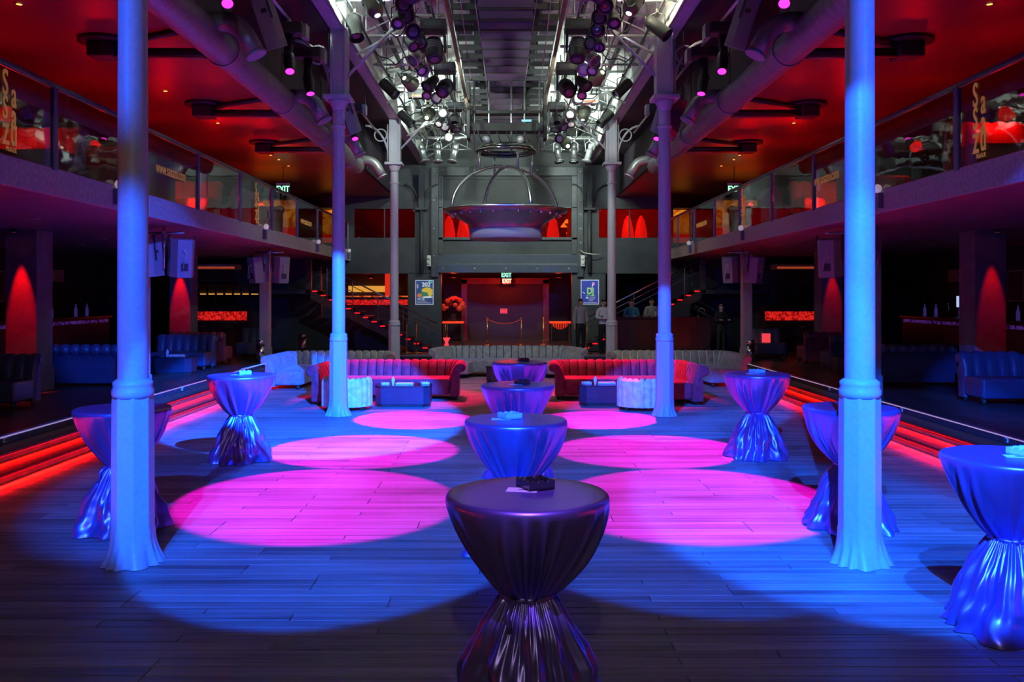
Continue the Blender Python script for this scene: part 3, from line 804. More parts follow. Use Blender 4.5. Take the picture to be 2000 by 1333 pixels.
prng = random.Random(11)
for s, side in ((-1, 'left'), (1, 'right')):
    ys = [12.6, 13.3, 13.9, 14.6, 15.4, 16.2, 17.1, 18.2, 19.6, 21.3, 22.8, 24.5]
    for k, y in enumerate(ys):
        d = (-s * prng.uniform(0.0, 0.5), -1, prng.uniform(-0.5, -0.15))
        if k in (5, 7): d = (s * 0.5, -0.5, -0.6)
        par_can(s * 1.55 + prng.uniform(-0.04, 0.04), y, 6.74, d, '%s par can from the camera on the %s pipe' % (ORD[k], side), 'par cans along the rig pipes', LENSP if k in (6, 8, 9, 10, 11) else LENS, RIGS if k in (5, 6) else RIGB, 1.05)
        if k in (1, 3, 5, 7, 9):
            par_can(s * 1.62 + prng.uniform(-0.04, 0.04), y + 0.35, 6.58, (s * prng.uniform(-0.6, 0.6), -0.6, -0.7), '%s lower par can in the %s row, hung just under the pipe' % (ORD[k // 2], side), 'par cans along the rig pipes', LENS if k < 5 else LENSP, RIGB, 0.85)
    for k, y in enumerate((12.6, 15.7, 18.6, 22.4)):
        moving_head(s * 1.27, y, 6.98, (-s * 0.1, -0.35, -1) if k % 2 else (s * 0.2, -0.6, -0.5), '%s large black moving head from the camera, %s of the louvres' % (ORD[k], side), 'large moving heads beside the louvres', k=1.12)
    for k, y in enumerate((11.3, 15.0, 19.4, 22.7)):
        x = s * 2.55
        c = thing('spot_can', '%s black cylinder spot from the camera along the %s nave beam' % (ORD[k], side), 'stage light', (x, y, 6.9), 'cylinder spots along the nave beams')
        clampM(x, y, 6.9, RIGB, c)
        M = aimM((x, y, 6.62), (-s * 0.75, -0.25, -0.75) if k != 1 else (-s * 0.2 if s < 0 else 0.7, -0.3, -0.7))
        MB().lathe([(0.04, 0.24), (0.10, 0.22), (0.115, 0.15), (0.115, -0.20), (0.125, -0.21), (0.125, -0.24), (0.105, -0.24)], 18, M, cap=False).build('can', RIGB, c)
        MB().lathe([(0.104, -0.19), (0.04, -0.2)], 16, M).build('lens', mat('red gel', (0.5, 0.02, 0.03), 0.3) if (s > 0 and k == 1) else LENS, c)
        MB().tube([(x - 0.13, y, 6.62), (x - 0.13, y, 6.82), (x, y, 6.88), (x + 0.13, y, 6.82), (x + 0.13, y, 6.62)], 0.011, 5).build('yoke', RIGB, c)
    # profile spots in a row at the far end
    for k, x in enumerate((2.55, 2.08, 1.58)):
        y = 27.2; x = s * x
        c = thing('profile_spot', '%s silver profile spot from the nave beam at the %s far end' % (('first', 'second', 'third')[k], side), 'stage light', (x, y, 6.85), 'profile spots at the far end of the rig')
        clampM(x, y, 6.85, RIGS, c)
        M = aimM((x, y, 6.5), (-s * (0.05 - 0.22 * (k - 1)), -0.25, -1))
        m = RIGS if s < 0 or k == 0 else RIGB
        MB().lathe([(0.05, 0.26), (0.085, 0.24), (0.09, 0.14), (0.075, 0.12), (0.075, 0.05), (0.11, 0.04), (0.11, -0.02), (0.095, -0.04), (0.105, -0.30), (0.155, -0.31), (0.155, -0.34), (0.10, -0.34)], 18, M).build('barrel', m, c)
        MB().lathe([(0.098, -0.342), (0.05, -0.345)], 16, M).build('lens', LENS, c)
        MB().tube([(x - 0.12, y, 6.5), (x - 0.12, y, 6.75), (x, y, 6.83), (x + 0.12, y, 6.75), (x + 0.12, y, 6.5)], 0.012, 5).build('yoke', RIGS, c)
    pl = MB().tube([(s * 1.4, 27.2, 6.9), (s * 2.75, 27.2, 6.9)], 0.03, 8).build('lighting_pipe', RIGS)
    tag(pl, 'short cross pipe holding three profile spots on the %s' % side, 'pipe', 'pipes of the lighting rig')

# flood lamps: the lit ones are the hall's work lights
flood(-2.12, 14.3, 7.05, (-0.35, 0.35, 0.85), 'glaring work lamp in the left rig pointing up at the roof', True, 800)
flood(2.02, 14.2, 7.05, (0.35, 0.35, 0.85), 'glaring warm work lamp in the right rig pointing up at the roof', True, 800, (1.0, 0.93, 0.66))
flood(-2.1, 19.4, 7.05, (0.4, 0.75, -0.22), 'olive work lamp in the left rig turned to the centre', True, 400)
flood(1.95, 18.9, 7.05, (-0.35, 0.8, -0.22), 'lit work lamp in the middle of the right rig', True, 400)
flood(-2.0, 22.9, 7.05, (0.1, 0.7, 0.5), 'far lit work lamp in the left rig', True, 900)
flood(1.95, 22.4, 7.0, (0.1, 0.3, 0.9), 'third lit work lamp in the right rig', True, 550)
flood(1.75, 25.6, 6.75, (-0.1, 0.8, 0.35), 'farthest lit work lamp in the right rig', True, 900)
# boxy control units
for (x, y, z, lab, m) in ((-2.05, 21.0, 6.85, 'black dimmer box with orange readout in the left rig', RIGB), (2.0, 21.6, 6.85, 'pale ballast box tied in the right rig', mat('pale ballast paint', (0.6, 0.62, 0.55), 0.5))):
    c = thing('control_box', lab, 'control box', (x, y, z))
    MB().cbox(x, y, z, 0.5, 0.2, 0.2).build('case', m, c, bevel=0.015)
    MB().cbox(x, y - 0.105, z - 0.05, 0.34, 0.012, 0.04).build('readout', glow('orange readout', (1, 0.25, 0.05), 0.5), c)
    MB().tube([(x - 0.2, y, z + 0.1), (x - 0.2, y, 7.35)], 0.01, 5).build('hanger', RIGB, c)
    MB().tube([(x + 0.2, y, z + 0.1), (x + 0.2, y, 7.35)], 0.01, 5).build('hanger', RIGB, c)
# sagging cables over the rig
for s, side in ((-1, 'left'), (1, 'right')):
    for k in range(8):
        y0 = 13.4 + k * 1.75
        x0, x1 = s * prng.uniform(1.2, 1.8), s * prng.uniform(1.9, 2.7)
        pts = []
        for i in range(9):
            t = i / 8
            pts.append((x0 + (x1 - x0) * t, y0 + 0.9 * t, 7.0 - prng.uniform(0.25, 0.4) * 4 * t * (1 - t)))
        o = MB().tube(pts, 0.013, 5).build('power_cable', RIGB)
        tag(o, '%s sagging black cable from the camera in the %s rig' % (ORD[k], side), 'cable', 'sagging cables in the rig')

# ---- aisle pipes: pink moving heads and tilted speakers
SPK = mat('charcoal speaker paint', (0.17, 0.18, 0.20), 0.5, var=0.1, scale=60, bump=0.15, bscale=150)
GRILL = mat('speaker grille', (0.06, 0.06, 0.07), 0.5, 0.4, var=0.4, scale=120)
def cabinet(parent, M, w=0.40, h=0.62, dep=0.36, handle=True):
    """front is local -Y; tapered back like a club speaker"""
    poly = [(-w / 2, -dep / 2), (w / 2, -dep / 2), (w / 2, dep * 0.02), (w * 0.30, dep / 2), (-w * 0.30, dep / 2), (-w / 2, dep * 0.02)]
    b = MB().prism(poly, -h / 2, h / 2, M).build('cabinet', SPK, parent, bevel=0.01)
    MB().box(-w / 2 + 0.02, w / 2 - 0.02, -dep / 2 - 0.012, -dep / 2, -h / 2 + 0.02, h / 2 - 0.02, M).build('grille', GRILL, parent)
    for q in (-1, 1):
        MB().box(q * w / 2 - 0.006, q * w / 2 + 0.006, -dep * 0.28, -dep * 0.08, 0.08, 0.13, M).build('handle', BLACK, b)
    MB().box(-0.06, 0.06, dep / 2, dep / 2 + 0.008, -h * 0.32, -h * 0.12, M).build('socket_plate', BLACK, parent)
    MB().box(-0.025, 0.025, dep / 2, dep / 2 + 0.006, -h * 0.05, h * 0.25, M).build('nameplate', GREYM, parent)
    return b
for s, side in ((-1, 'left'), (1, 'right')):
    for k, y in enumerate((9.7, 12.5, 13.75, 17.75)):
        x = s * 3.05
        c = thing('moving_head', '%s pink-faced moving head from the camera under the %s aisle pipe' % (ORD[k], side), 'stage light', (x, y, 5.94), 'pink moving heads under the aisle pipes')
        clampM(x, y, 5.96, RIGS, c)
        MB().cbox(x, y, 5.84, 0.42, 0.24, 0.16).build('base', RIGB, c, bevel=0.02)
        MB().cbox(x + s * -0.24, y, 5.80, 0.07, 0.2, 0.2).build('side_box', RIGS, c, bevel=0.01)
        MB().tube([(x, y, 5.76), (x, y - 0.02, 5.52), (x - s * -0.03, y - 0.06, 5.42)], [0.07, 0.06, 0.055], 10).build('yoke', RIGB, c)
        tgt, pw_, cone = (((s * 1.2, 5.5, 0), 0, 20), ((s * 2.0, 9.35, 0), 4700, 27), ((s * 2.0, 12.2, 0), 5200, 27), ((s * 1.6, 15.2, 0), 7500, 20))[k]
        d = Vector(tgt) - Vector((x, y, 5.36)); d.normalize()
        M = aimM((x - s * 0.03, y - 0.08, 5.36), d)
        MB().lathe([(0.03, 0.16), (0.075, 0.14), (0.085, 0.0), (0.07, -0.14), (0.075, -0.18), (0.06, -0.18)], 14, M).build('head', RIGB, c)
        MB().lathe([(0.06, -0.182), (0.03, -0.19), (0.005, -0.19)], 14, M).build('led_face', PINK, c)
        if pw_: spot('magenta_beam', tuple(M @ Vector((0, 0, -0.24))), tgt, MAGENTA, pw_, cone, 0.12, 0.03, c)
    for k, y in enumerate((11.1, 16.9)):
        x = s * 3.06
        c = thing('hung_speaker', '%s tilted grey speaker hung under the %s aisle edge' % (('nearer', 'farther')[k], side), 'speaker', (x, y, 5.6), 'speakers hung under the aisle edge')
        M = T((x, y, 5.52), rx=R(24), rz=R(s * 38))
        cabinet(c, M, 0.42, 0.72, 0.40)
        MB().tube([tuple(M @ Vector((-0.24, 0, 0.0))), tuple(M @ Vector((-0.24, 0, 0.42))), tuple(M @ Vector((0.24, 0, 0.42))), tuple(M @ Vector((0.24, 0, 0.0)))], 0.018, 4).build('bracket', RIGB, c)
        MB().tube([tuple(M @ Vector((0, 0, 0.42))), (x, y + 0.15, 6.7)], 0.012, 5).build('hanger', RIGB, c)

# ---- the steel crown: a bowl under four arcs, hung at the end of the nave
CX, CY = 0.0, 24.0
crown = thing('hanging_dome', 'steel dome-shaped hanging lamp bowl with four arched arms', 'lamp', (CX, CY, 4.4))
DSTEEL = mat('dull steel bowl', (0.36, 0.36, 0.40), 0.34, 0.8, var=0.12, scale=4)
ring = [(CX + 1.63 * math.cos(2 * PI * k / 64), CY + 1.63 * math.sin(2 * PI * k / 64), 4.38) for k in range(64)]
MB().tube(ring, 0.045, 10, closed=True).build('rim', STEEL, crown)
MB().lathe([(1.60, 4.40), (1.62, 4.36), (1.36, 4.26), (1.28, 4.18), (1.02, 4.02), (0.99, 3.98)], 56, T((CX, CY, 0)), cap=False).build('bowl', DSTEEL, crown)
MB().lathe([(0.99, 3.99), (0.96, 3.96), (0.96, 3.88), (0.93, 3.86)], 56, T((CX, CY, 0)), cap=False).build('bowl_step', DSTEEL, crown)
MB().lathe([(0.3, 3.87), (0.975, 3.87), (0.975, 3.63), (0.94, 3.61), (0.3, 3.61)], 56, T((CX, CY, 0))).build('drum', mat('grey felt drum', (0.30, 0.30, 0.32), 0.7, var=0.1, scale=60), crown)
for k in range(4):
    a = R(24 + 90 * k)
    pts = []
    for i in range(19):
        t = R(90 * i / 18)
        r = 1.55 * math.cos(t); z = 4.4 + 1.18 * math.sin(t)
        pts.append((CX + r * math.cos(a), CY + r * math.sin(a), z))
    MB().tube(pts, 0.042, 8).build('arm', STEEL, crown)
    j = pts[12]
    MB().tube([j, (j[0], j[1], 6.0)], 0.032, 8).build('suspension_rod', STEEL, crown)
for k in range(28):
    a = 2 * PI * k / 28
    M = T((CX + 1.47 * math.cos(a), CY + 1.47 * math.sin(a), 4.27), ry=0, rz=a)
    b = MB().lathe([(0.0, -0.055), (0.04, -0.04), (0.05, 0.0), (0.035, 0.04)], 10, M).build('spot_bulb', CHROME, crown)
# the machinery above the dome
m = thing('hoist_truss', 'black hoist truss with pipes and lamps above the steel dome', 'truss', (CX, CY, 6.3))
MB().box(-0.95, 1.0, CY - 0.25, CY + 0.25, 6.5, 6.72).build('beam', RIGB, m, bevel=0.01)
MB().box(-0.9, 0.95, CY - 0.2, CY + 0.2, 6.98, 7.06).build('beam', RIGB, m)
for x in (-0.85, -0.45, 0.15, 0.5, 0.9):
    MB().tube([(x, CY - 0.15, 5.95), (x, CY - 0.15, 7.9)], 0.025, 6).build('upright', RIGS, m)
for x in (-1.0, 1.05):
    MB().box(x - 0.04, x + 0.04, CY - 0.3, CY + 0.3, 6.3, 7.8).build('side_plate', RIGB, m)
for i, (z, r) in enumerate(((5.98, 0.78), (6.06, 0.7))):
    MB().tube([(CX + r * math.cos(2 * PI * k / 40), CY + r * math.sin(2 * PI * k / 40), z) for k in range(40)], 0.05, 8, closed=True).build('ring_pipe', mat('dark chrome', (0.18, 0.19, 0.18), 0.18, 0.9), m)
MB().tube([(-0.55, CY - 0.3, 6.13), (0.55, CY - 0.3, 6.13)], 0.07, 10).build('cross_pipe', mat('dark chrome'), m)
for k, x in enumerate((-0.52, 0.38)):
    MB().lathe([(0.0, -0.1), (0.07, -0.08), (0.11, 0.0), (0.07, 0.08), (0, 0.1)], 14, T((x, CY - 0.35, 6.25))).build('motor', mat('pale motor cover', (0.6, 0.63, 0.6), 0.3, 0.3), m)
for k in range(7):
    x = -0.75 + k * 0.25
    MB().tube([(x, CY - 0.28, 6.5), (x + 0.05, CY - 0.34, 6.35), (x + 0.12, CY - 0.28, 6.2)], 0.014, 5).build('cable', RIGB, m)
MB().box(0.42, 0.68, CY - 0.3, CY - 0.26, 6.74, 6.79).build('status_light', glow('blue white status light', (0.25, 0.6, 1.0), 1.2), m)
# ================================================================ FURNITURE
def velvet(name, c, rough=0.6, sheen=0.6): return mat(name, c, rough, var=0.28, scale=9, bump=0.08, bscale=120, sheen=sheen, spec=0.3)
GREYV = velvet('grey velvet', (0.26, 0.26, 0.265))
REDV = velvet('crimson velvet', (0.30, 0.03, 0.06))
WHITEV = velvet('white leatherette', (0.72, 0.72, 0.74), 0.4, 0.1)
BLUEL = mat('dark blue leather', (0.06, 0.06, 0.12), 0.38, var=0.15, scale=14, bump=0.06, bscale=200)
SEAMR_SHADE = mat('maroon seam shade', (0.03, 0.003, 0.008), 0.8)  # crease shade of the crimson sofas, put into a dark tube colour
SEAMG_SHADE = mat('grey seam shade', (0.03, 0.03, 0.03), 0.8)  # painted crease shade for the grey middle sofa
SEAMLIT = mat('pale seam highlight', (0.7, 0.7, 0.72), 0.4)  # light caught along the seams, put into a pale tube colour
FOOT = mat('dark wooden foot', (0.04, 0.025, 0.02), 0.4)

def rounded(pts, r, n=7):
    out = []
    for i, p in enumerate(pts):
        p = Vector(p)
        if i in (0, len(pts) - 1): out.append(p); continue
        a = (Vector(pts[i - 1]) - p); b = (Vector(pts[i + 1]) - p)
        rr = min(r, a.length * 0.49, b.length * 0.49)
        p0 = p + a.normalized() * rr; p1 = p + b.normalized() * rr
        for k in range(n + 1):
            t = k / n
            out.append(p0 * (1 - t) ** 2 + p * 2 * t * (1 - t) + p1 * t * t)
    return out
def resample(pts, step):
    d = [0]
    for i in range(1, len(pts)): d.append(d[-1] + (pts[i] - pts[i - 1]).length)
    N = max(2, int(round(d[-1] / step))); res = []
    j = 0
    for i in range(N + 1):
        s = d[-1] * i / N
        while j < len(d) - 2 and d[j + 1] < s: j += 1
        t = (s - d[j]) / max(1e-9, d[j + 1] - d[j])
        res.append((s, pts[j].lerp(pts[j + 1], t)))
    return res, d[-1]
def back_profile(h, th, roll):
    """(offset towards the sitter, height, scallop weight)"""
    if roll:
        pr = [(0.0, 0.07, 0), (0.0, h * 0.55, 0), (-0.01, h - 0.22, 0.2)]
        cx, cz, r = -0.02, h - 0.115, 0.115
        for a in range(215, 15, -25): pr.append((cx + r * math.cos(R(a)) - 0.0, cz + r * math.sin(R(a)), 1))
        pr += [(th * 0.72, h - 0.16, 1), (th * 0.9, h * 0.62, 1), (th, 0.42, 1), (th, 0.07, 0)]
    else:
        pr = [(0.0, 0.07, 1), (0.0, h * 0.5, 1), (0.0, h - 0.1, 1), (0.02, h - 0.03, 1), (0.06, h, 1), (th - 0.05, h, 1), (th - 0.01, h - 0.04, 1), (th, h - 0.1, 1), (th, 0.4, 1), (th, 0.07, 0)]
    return pr
def sofa(label, cat, path, seat_polys, m, group, h=0.76, th=0.2, roll=True, chan=0.185, z0=0.0, corner=0.35, feet=(), name='channel_sofa', seat_h=0.43, seam_tone=None, depth_scallop=0.06):
    pts = rounded(path, corner)
    smp, L = resample([Vector((p[0], p[1])) for p in pts], chan / 6)
    cen = Vector((sum(p[0] for p in path) / len(path), sum(p[1] for p in path) / len(path), z0))
    t = thing(name, label, cat, tuple(cen), group)
    prof = back_profile(h, th, roll)
    nch = max(1, round(L / chan)); w = L / nch
    rows = []
    for i, (s, p) in enumerate(smp):
        q0 = smp[max(0, i - 1)][1]; q1 = smp[min(len(smp) - 1, i + 1)][1]
        d = (q1 - q0).normalized(); nrm = Vector((-d.y, d.x))
        sc = depth_scallop * (abs(math.sin(PI * s / w)) ** 0.32 - 1)
        e = min(s, L - s)
        pull = 0.0 if e > 0.05 else -0.02 * (1 - e / 0.05)
        row = []
        cx = th * 0.5; cz = h * 0.75
        for (o, z, k) in prof:
            # seam pulls towards the middle of the profile
            v = Vector((o - cx, max(0, z - cz)))
            l = v.length or 1
            oo = o + (v.x / l) * (sc + pull) * k; zz = z + (v.y / l) * (sc + pull) * k
            row.append((p.x + nrm.x * oo, p.y + nrm.y * oo, z0 + zz))
        rows.append(row)
    mb = MB(); mb.grid(rows, smooth=True)
    n = len(prof)
    o0 = len(mb.v) - len(rows) * n
    mb.f.append(tuple(o0 + k for k in range(n))); mb.sm.append(False)
    mb.f.append(tuple(o0 + (len(rows) - 1) * n + k for k in range(n - 1, -1, -1))); mb.sm.append(False)
    b = mb.build('backrest', m, t)
    if seam_tone is not None:
        for j in range(1, nch):
            i = min(range(len(smp)), key=lambda q: abs(smp[q][0] - j * w))
            MB().tube([rows[i][q] for q in range(3, n - 1)], 0.011, 5).build('seam_tone', seam_tone, b)
    for side_i in (0, len(rows) - 1):
        if not roll: continue
        # round boss on the scroll end
        p = smp[side_i][1]; q = smp[1][1] if side_i == 0 else smp[-2][1]
        d = (p - q).normalized(); nrm = Vector((-d.y, d.x)) * (1 if side_i else -1)
        ce = Vector((p.x + nrm.x * -0.02, p.y + nrm.y * -0.02, z0 + h - 0.115))
        MB().tube([tuple(ce), tuple(ce + Vector((d.x, d.y, 0)) * 0.012)], 0.075, 18).build('scroll_boss', m, t)
    for poly in seat_polys:
        st = MB().prism(poly, z0 + 0.10, z0 + seat_h).build('seat', m, t, bevel=0.045, seg=3)
        for f in st.data.polygons: f.use_smooth = True
    for (fx, fy) in feet:
        MB().lathe([(0.03, z0), (0.04, z0 + 0.03), (0.045, z0 + 0.1)], 10, T((fx, fy, 0))).build('foot', FOOT, t)
    return t

G1 = 'channel-backed sofas on the dance floor'
# crimson corner sofas
sofa('crimson velvet corner sofa beside the left white tub chair', 'sofa', [(-0.95, 17.95), (-0.95, 18.85), (-3.6, 18.85), (-3.72, 17.05)],
     [[(-1.15, 17.9), (-1.15, 18.68), (-3.5, 18.68), (-3.5, 17.98)], [(-2.8, 17.97), (-3.5, 17.97), (-3.54, 17.1), (-2.85, 17.1)]], REDV, G1, seam_tone=SEAMR_SHADE, feet=[(-1.02, 18.0), (-3.6, 17.15), (-2.95, 17.2)])
sofa('crimson velvet corner sofa beside the right white tub chair', 'sofa', [(3.78, 17.05), (3.66, 18.85), (1.02, 18.85), (1.0, 17.95)],
     [[(3.5, 17.98), (3.5, 18.68), (1.2, 18.68), (1.2, 17.9)], [(3.58, 17.1), (3.55, 17.97), (2.85, 17.97), (2.9, 17.1)]], REDV, G1, seam_tone=SEAMR_SHADE, feet=[(1.07, 18.0), (3.66, 17.15), (3.0, 17.2)])
# grey sofas behind
sofa('grey velvet corner sofa at the left behind the crimson one', 'sofa', [(-2.72, 21.0), (-2.85, 21.9), (-5.25, 21.9), (-5.35, 19.8)],
     [[(-3.0, 20.95), (-3.0, 21.72), (-5.1, 21.72), (-5.1, 20.95)], [(-4.5, 20.94), (-5.1, 20.94), (-5.15, 19.85), (-4.55, 19.85)]], GREYV, G1, seam_tone=SEAMLIT, feet=[(-2.8, 21.1), (-5.28, 19.9), (-4.65, 19.95)])
sofa('grey velvet corner sofa at the right behind the crimson one', 'sofa', [(5.5, 20.3), (5.4, 22.0), (2.62, 22.0), (2.6, 21.85)],
     [[(5.2, 21.2), (5.2, 21.82), (2.65, 21.82), (2.65, 21.2)], [(5.3, 20.35), (5.25, 21.19), (4.6, 21.19), (4.65, 20.35)]], GREYV, G1, seam_tone=SEAMLIT, feet=[(2.72, 21.25), (5.4, 20.4), (4.75, 20.45)])
sofa('pale grey wide sofa with flared ends in the middle before the back platform', 'sofa', [(2.0, 22.75), (1.62, 24.1), (-1.55, 24.1), (-1.88, 22.75)],
     [[(1.75, 22.6), (1.5, 23.92), (-1.42, 23.92), (-1.66, 22.6), (-0.95, 22.5), (-0.85, 23.0), (0.95, 23.0), (1.05, 22.5)]], GREYV, G1, seam_tone=SEAMG_SHADE, feet=[(1.9, 22.85), (-1.8, 22.85)])
# white tub chairs, seen from behind
for x, y, lab in ((-2.94, 16.5, 'white channelled tub chair behind the left middle column'), (2.52, 16.45, 'white channelled tub chair next to the right middle column')):
    pts = [(x + 0.47 * math.cos(R(a)), y + 0.40 * math.sin(R(a))) for a in range(150, 391, 12)]
    c = sofa(lab, 'armchair', pts, [[(x + 0.34 * math.cos(R(a)), y + 0.28 * math.sin(R(a)) + 0.02) for a in range(0, 360, 20)]], WHITEV, 'white tub chairs', h=0.60, th=0.13, roll=False, chan=0.125, corner=0.05, name='tub_chair', seat_h=0.38, feet=[(x - 0.3, y - 0.2), (x + 0.3, y - 0.2), (x - 0.28, y + 0.25), (x + 0.28, y + 0.25)])

# platform sofas
G2 = 'leather channel sofas on the side platforms'
def straight(label, x0, x1, y, face, m=BLUEL, z0=ZP, arm=True):
    """a straight channel sofa; face -1 looks at the camera, 1 looks away"""
    d = 0.75
    if face < 0: path = [(x1, y), (x0, y)]; poly = [(x0 + .02, y - d), (x1 - .02, y - d), (x1 - .02, y - 0.15), (x0 + .02, y - 0.15)]
    else: path = [(x0, y), (x1, y)]; poly = [(x0 + .02, y + 0.15), (x1 - .02, y + 0.15), (x1 - .02, y + d), (x0 + .02, y + d)]
    f = (y - d + 0.08, y - 0.08) if face < 0 else (y + d - 0.08, y + 0.08)
    return sofa(label, 'sofa', path, [poly], m, G2, h=0.84, th=0.17, chan=0.2, z0=z0, feet=[(a, b) for a in (x0 + 0.08, x1 - 0.08) for b in f], name='leather_sofa', roll=True)
def sideways(label, y0, y1, x, face, m=BLUEL, z0=ZP):
    """runs along the hall; face +1 looks to +x"""
    d = 0.75
    if face > 0: path = [(x, y1), (x, y0)]; path = path[::-1]; path = [(x, y1), (x, y0)]
    else: path = [(x, y0), (x, y1)]
    # left normal of travel must point to the sitter: travel -y has left normal +x
    if face > 0: poly = [(x + 0.15, y0 + .02), (x + d, y0 + .02), (x + d, y1 - .02), (x + 0.15, y1 - .02)]; f = (x + 0.08, x + d - 0.08)
    else: poly = [(x - d, y0 + .02), (x - 0.15, y0 + .02), (x - 0.15, y1 - .02), (x - d, y1 - .02)]; f = (x - 0.08, x - d + 0.08)
    return sofa(label, 'sofa', path, [poly], m, G2, h=0.84, th=0.17, chan=0.2, z0=z0, feet=[(a, b) for a in f for b in (y0 + 0.08, y1 - 0.08)], name='leather_sofa', roll=True)
straight('dark blue channel sofa at the left picture edge on the platform', -9.4, -7.62, 14.6, -1)
straight('blue leather channel sofa at the right picture edge on the platform', 7.72, 9.6, 15.2, -1)
straight('dark blue channel sofa on the left platform beside a low table', -8.55, -7.12, 21.9, -1)
straight('red-topped sofa turned away on the left platform', -8.8, -7.35, 23.3, 1, mat('red leather', (0.30, 0.05, 0.07), 0.4, var=0.15))
straight('dark blue sofa on the left platform next to the tall square pillar', -7.75, -6.9, 26.2, -1)
straight('dark channel sofa on the right platform holding a red card', 6.95, 8.0, 26.0, -1)
straight('red-edged sofa turned away on the right platform', 7.85, 9.2, 23.4, 1, mat('red leather'))
straight('dark sofa behind the low red-lit table on the right platform', 7.75, 9.0, 21.3, 1)
straight('long dark sofa turned away on the right platform behind the near column', 7.35, 9.7, 17.6, 1)
straight('long dark sofa turned away on the left platform behind the near column', -9.7, -7.5, 17.4, 1)
# balcony sofas
G3 = 'channel sofas up on the balconies'
PALEL = mat('pale grey leather', (0.42, 0.42, 0.44), 0.4, var=0.12)
REDL = mat('bright red leather', (0.55, 0.05, 0.03), 0.45, var=0.15)
def up(label, x0, x1, y, face, m): 
    o = straight(label, x0, x1, y, face, m, z0=ZB1); o['group'] = G3; return o
def ups(label, y0, y1, x, face, m):
    o = sideways(label, y0, y1, x, face, m, z0=ZB1); o['group'] = G3; return o
for s, side in ((-1, 'left'), (1, 'right')):
    w = (lambda a, b: (min(s * a, s * b), max(s * a, s * b)))
    up('pale channel sofa end nearest the camera behind the %s balcony glass' % side, *w(5.85, 7.3), 12.4 if s < 0 else 9.4, -1, PALEL)
    up('red sofa behind the first post of the %s balcony glass' % side, *w(5.9, 7.6), 13.9 if s < 0 else 12.0, -1, REDL)
    ups('blue-grey sofa turned to the wall behind the %s web address' % side, 13.9 if s < 0 else 14.3, 15.5, s * 5.75, s, PALEL)
    up('red sofa in the middle of the %s balcony' % side, *w(5.8, 7.6), 18.2, -1, REDL)
    ups('pale sofa side behind the second gold logo on the %s balcony' % side, 18.9, 20.1, s * 5.75, s, PALEL)
    up('far red sofa on the %s balcony beside the glowing picture' % side, *w(5.8, 7.2), 23.2, -1, REDL)

# ---- coffee tables
TBLK = mat('blue black lacquer', (0.035, 0.035, 0.06), 0.3, var=0.2, scale=3, bump=0.05)
TOPG = mat('black glass top', (0.02, 0.02, 0.025), 0.06, spec=0.8)
def coffee(label, x, y, w=1.04, d=0.62, h=0.40, z0=0.0):
    t = thing('coffee_table', label, 'coffee table', (x, y, z0), 'low box coffee tables')
    c = 0.12
    poly = lambda e: [(x - w / 2 + c - e, y - d / 2 - e), (x + w / 2 - c + e, y - d / 2 - e), (x + w / 2 + e, y - d / 2 + c - e), (x + w / 2 + e, y + d / 2 - c + e), (x + w / 2 - c + e, y + d / 2 + e), (x - w / 2 + c - e, y + d / 2 + e), (x - w / 2 - e, y + d / 2 - c + e), (x - w / 2 - e, y - d / 2 + c - e)]
    MB().prism(poly(-0.02), z0, z0 + 0.05).build('plinth', FOOT, t)
    MB().prism(poly(0), z0 + 0.05, z0 + h - 0.02).build('body', TBLK, t, bevel=0.01)
    MB().prism(poly(0.015), z0 + h - 0.02, z0 + h).build('top', TOPG, t, bevel=0.004)
    return z0 + h
zl = coffee('low lacquered table before the left crimson sofa', -1.95, 17.05)
zr = coffee('low lacquered table before the right crimson sofa', 1.93, 17.2)
zc_ = coffee('low dark table half hidden behind the farthest cocktail table', 0.0, 21.7, 0.95)
zp1 = coffee('low table on the left platform with napkins', -7.55, 20.3, 0.9, 0.6, 0.40, ZP)
zp2 = coffee('low red-lit table on the right platform', 8.0, 20.4, 0.95, 0.6, 0.40, ZP)
CLEAR = mat('clear pale acrylic', (0.75, 0.8, 0.85), 0.12, spec=0.7)
CARD = mat('white card', (0.8, 0.8, 0.8), 0.6, var=0.04)
def menu(label, x, y, z, rz=0.0, big=True):
    t = thing('menu_holder', label, 'menu holder', (x, y, z), 'menus on the low tables', rz)
    MB().add([(-0.02, 0, 0), (0.02, 0, 0), (0.03, 0, 0.1), (0, 0, 0.16), (-0.03, 0, 0.1), (-0.02, .03, 0), (0.02, .03, 0), (0.03, .03, 0.1), (0, .03, 0.16), (-0.03, .03, 0.1)],
             [(0, 1, 2, 3, 4), (9, 8, 7, 6, 5), (0, 5, 6, 1), (1, 6, 7, 2), (2, 7, 8, 3), (3, 8, 9, 4), (4, 9, 5, 0)]).build('stand', CLEAR, t, off=Vector((0, 0, 0)))
    MB().cbox(0.22, 0.01, 0.018, 0.34, 0.14, 0.03).build('card_tray', CLEAR, t, off=Vector((0, 0, 0)), bevel=0.006)
    MB().cbox(0.22, 0.01, 0.0365, 0.30, 0.11, 0.007).build('card', CARD, t, off=Vector((0, 0, 0)))
    return t
menu('clear menu stand and tray on the left low table', -2.15, 17.0, zl)
menu('clear menu stand and tray on the right low table', 1.72, 17.15, zr)
menu('napkins and stand on the low platform table at the left', -7.7, 20.25, zp1)
menu('red-lit stand on the low platform table at the right', 7.8, 20.35, zp2)

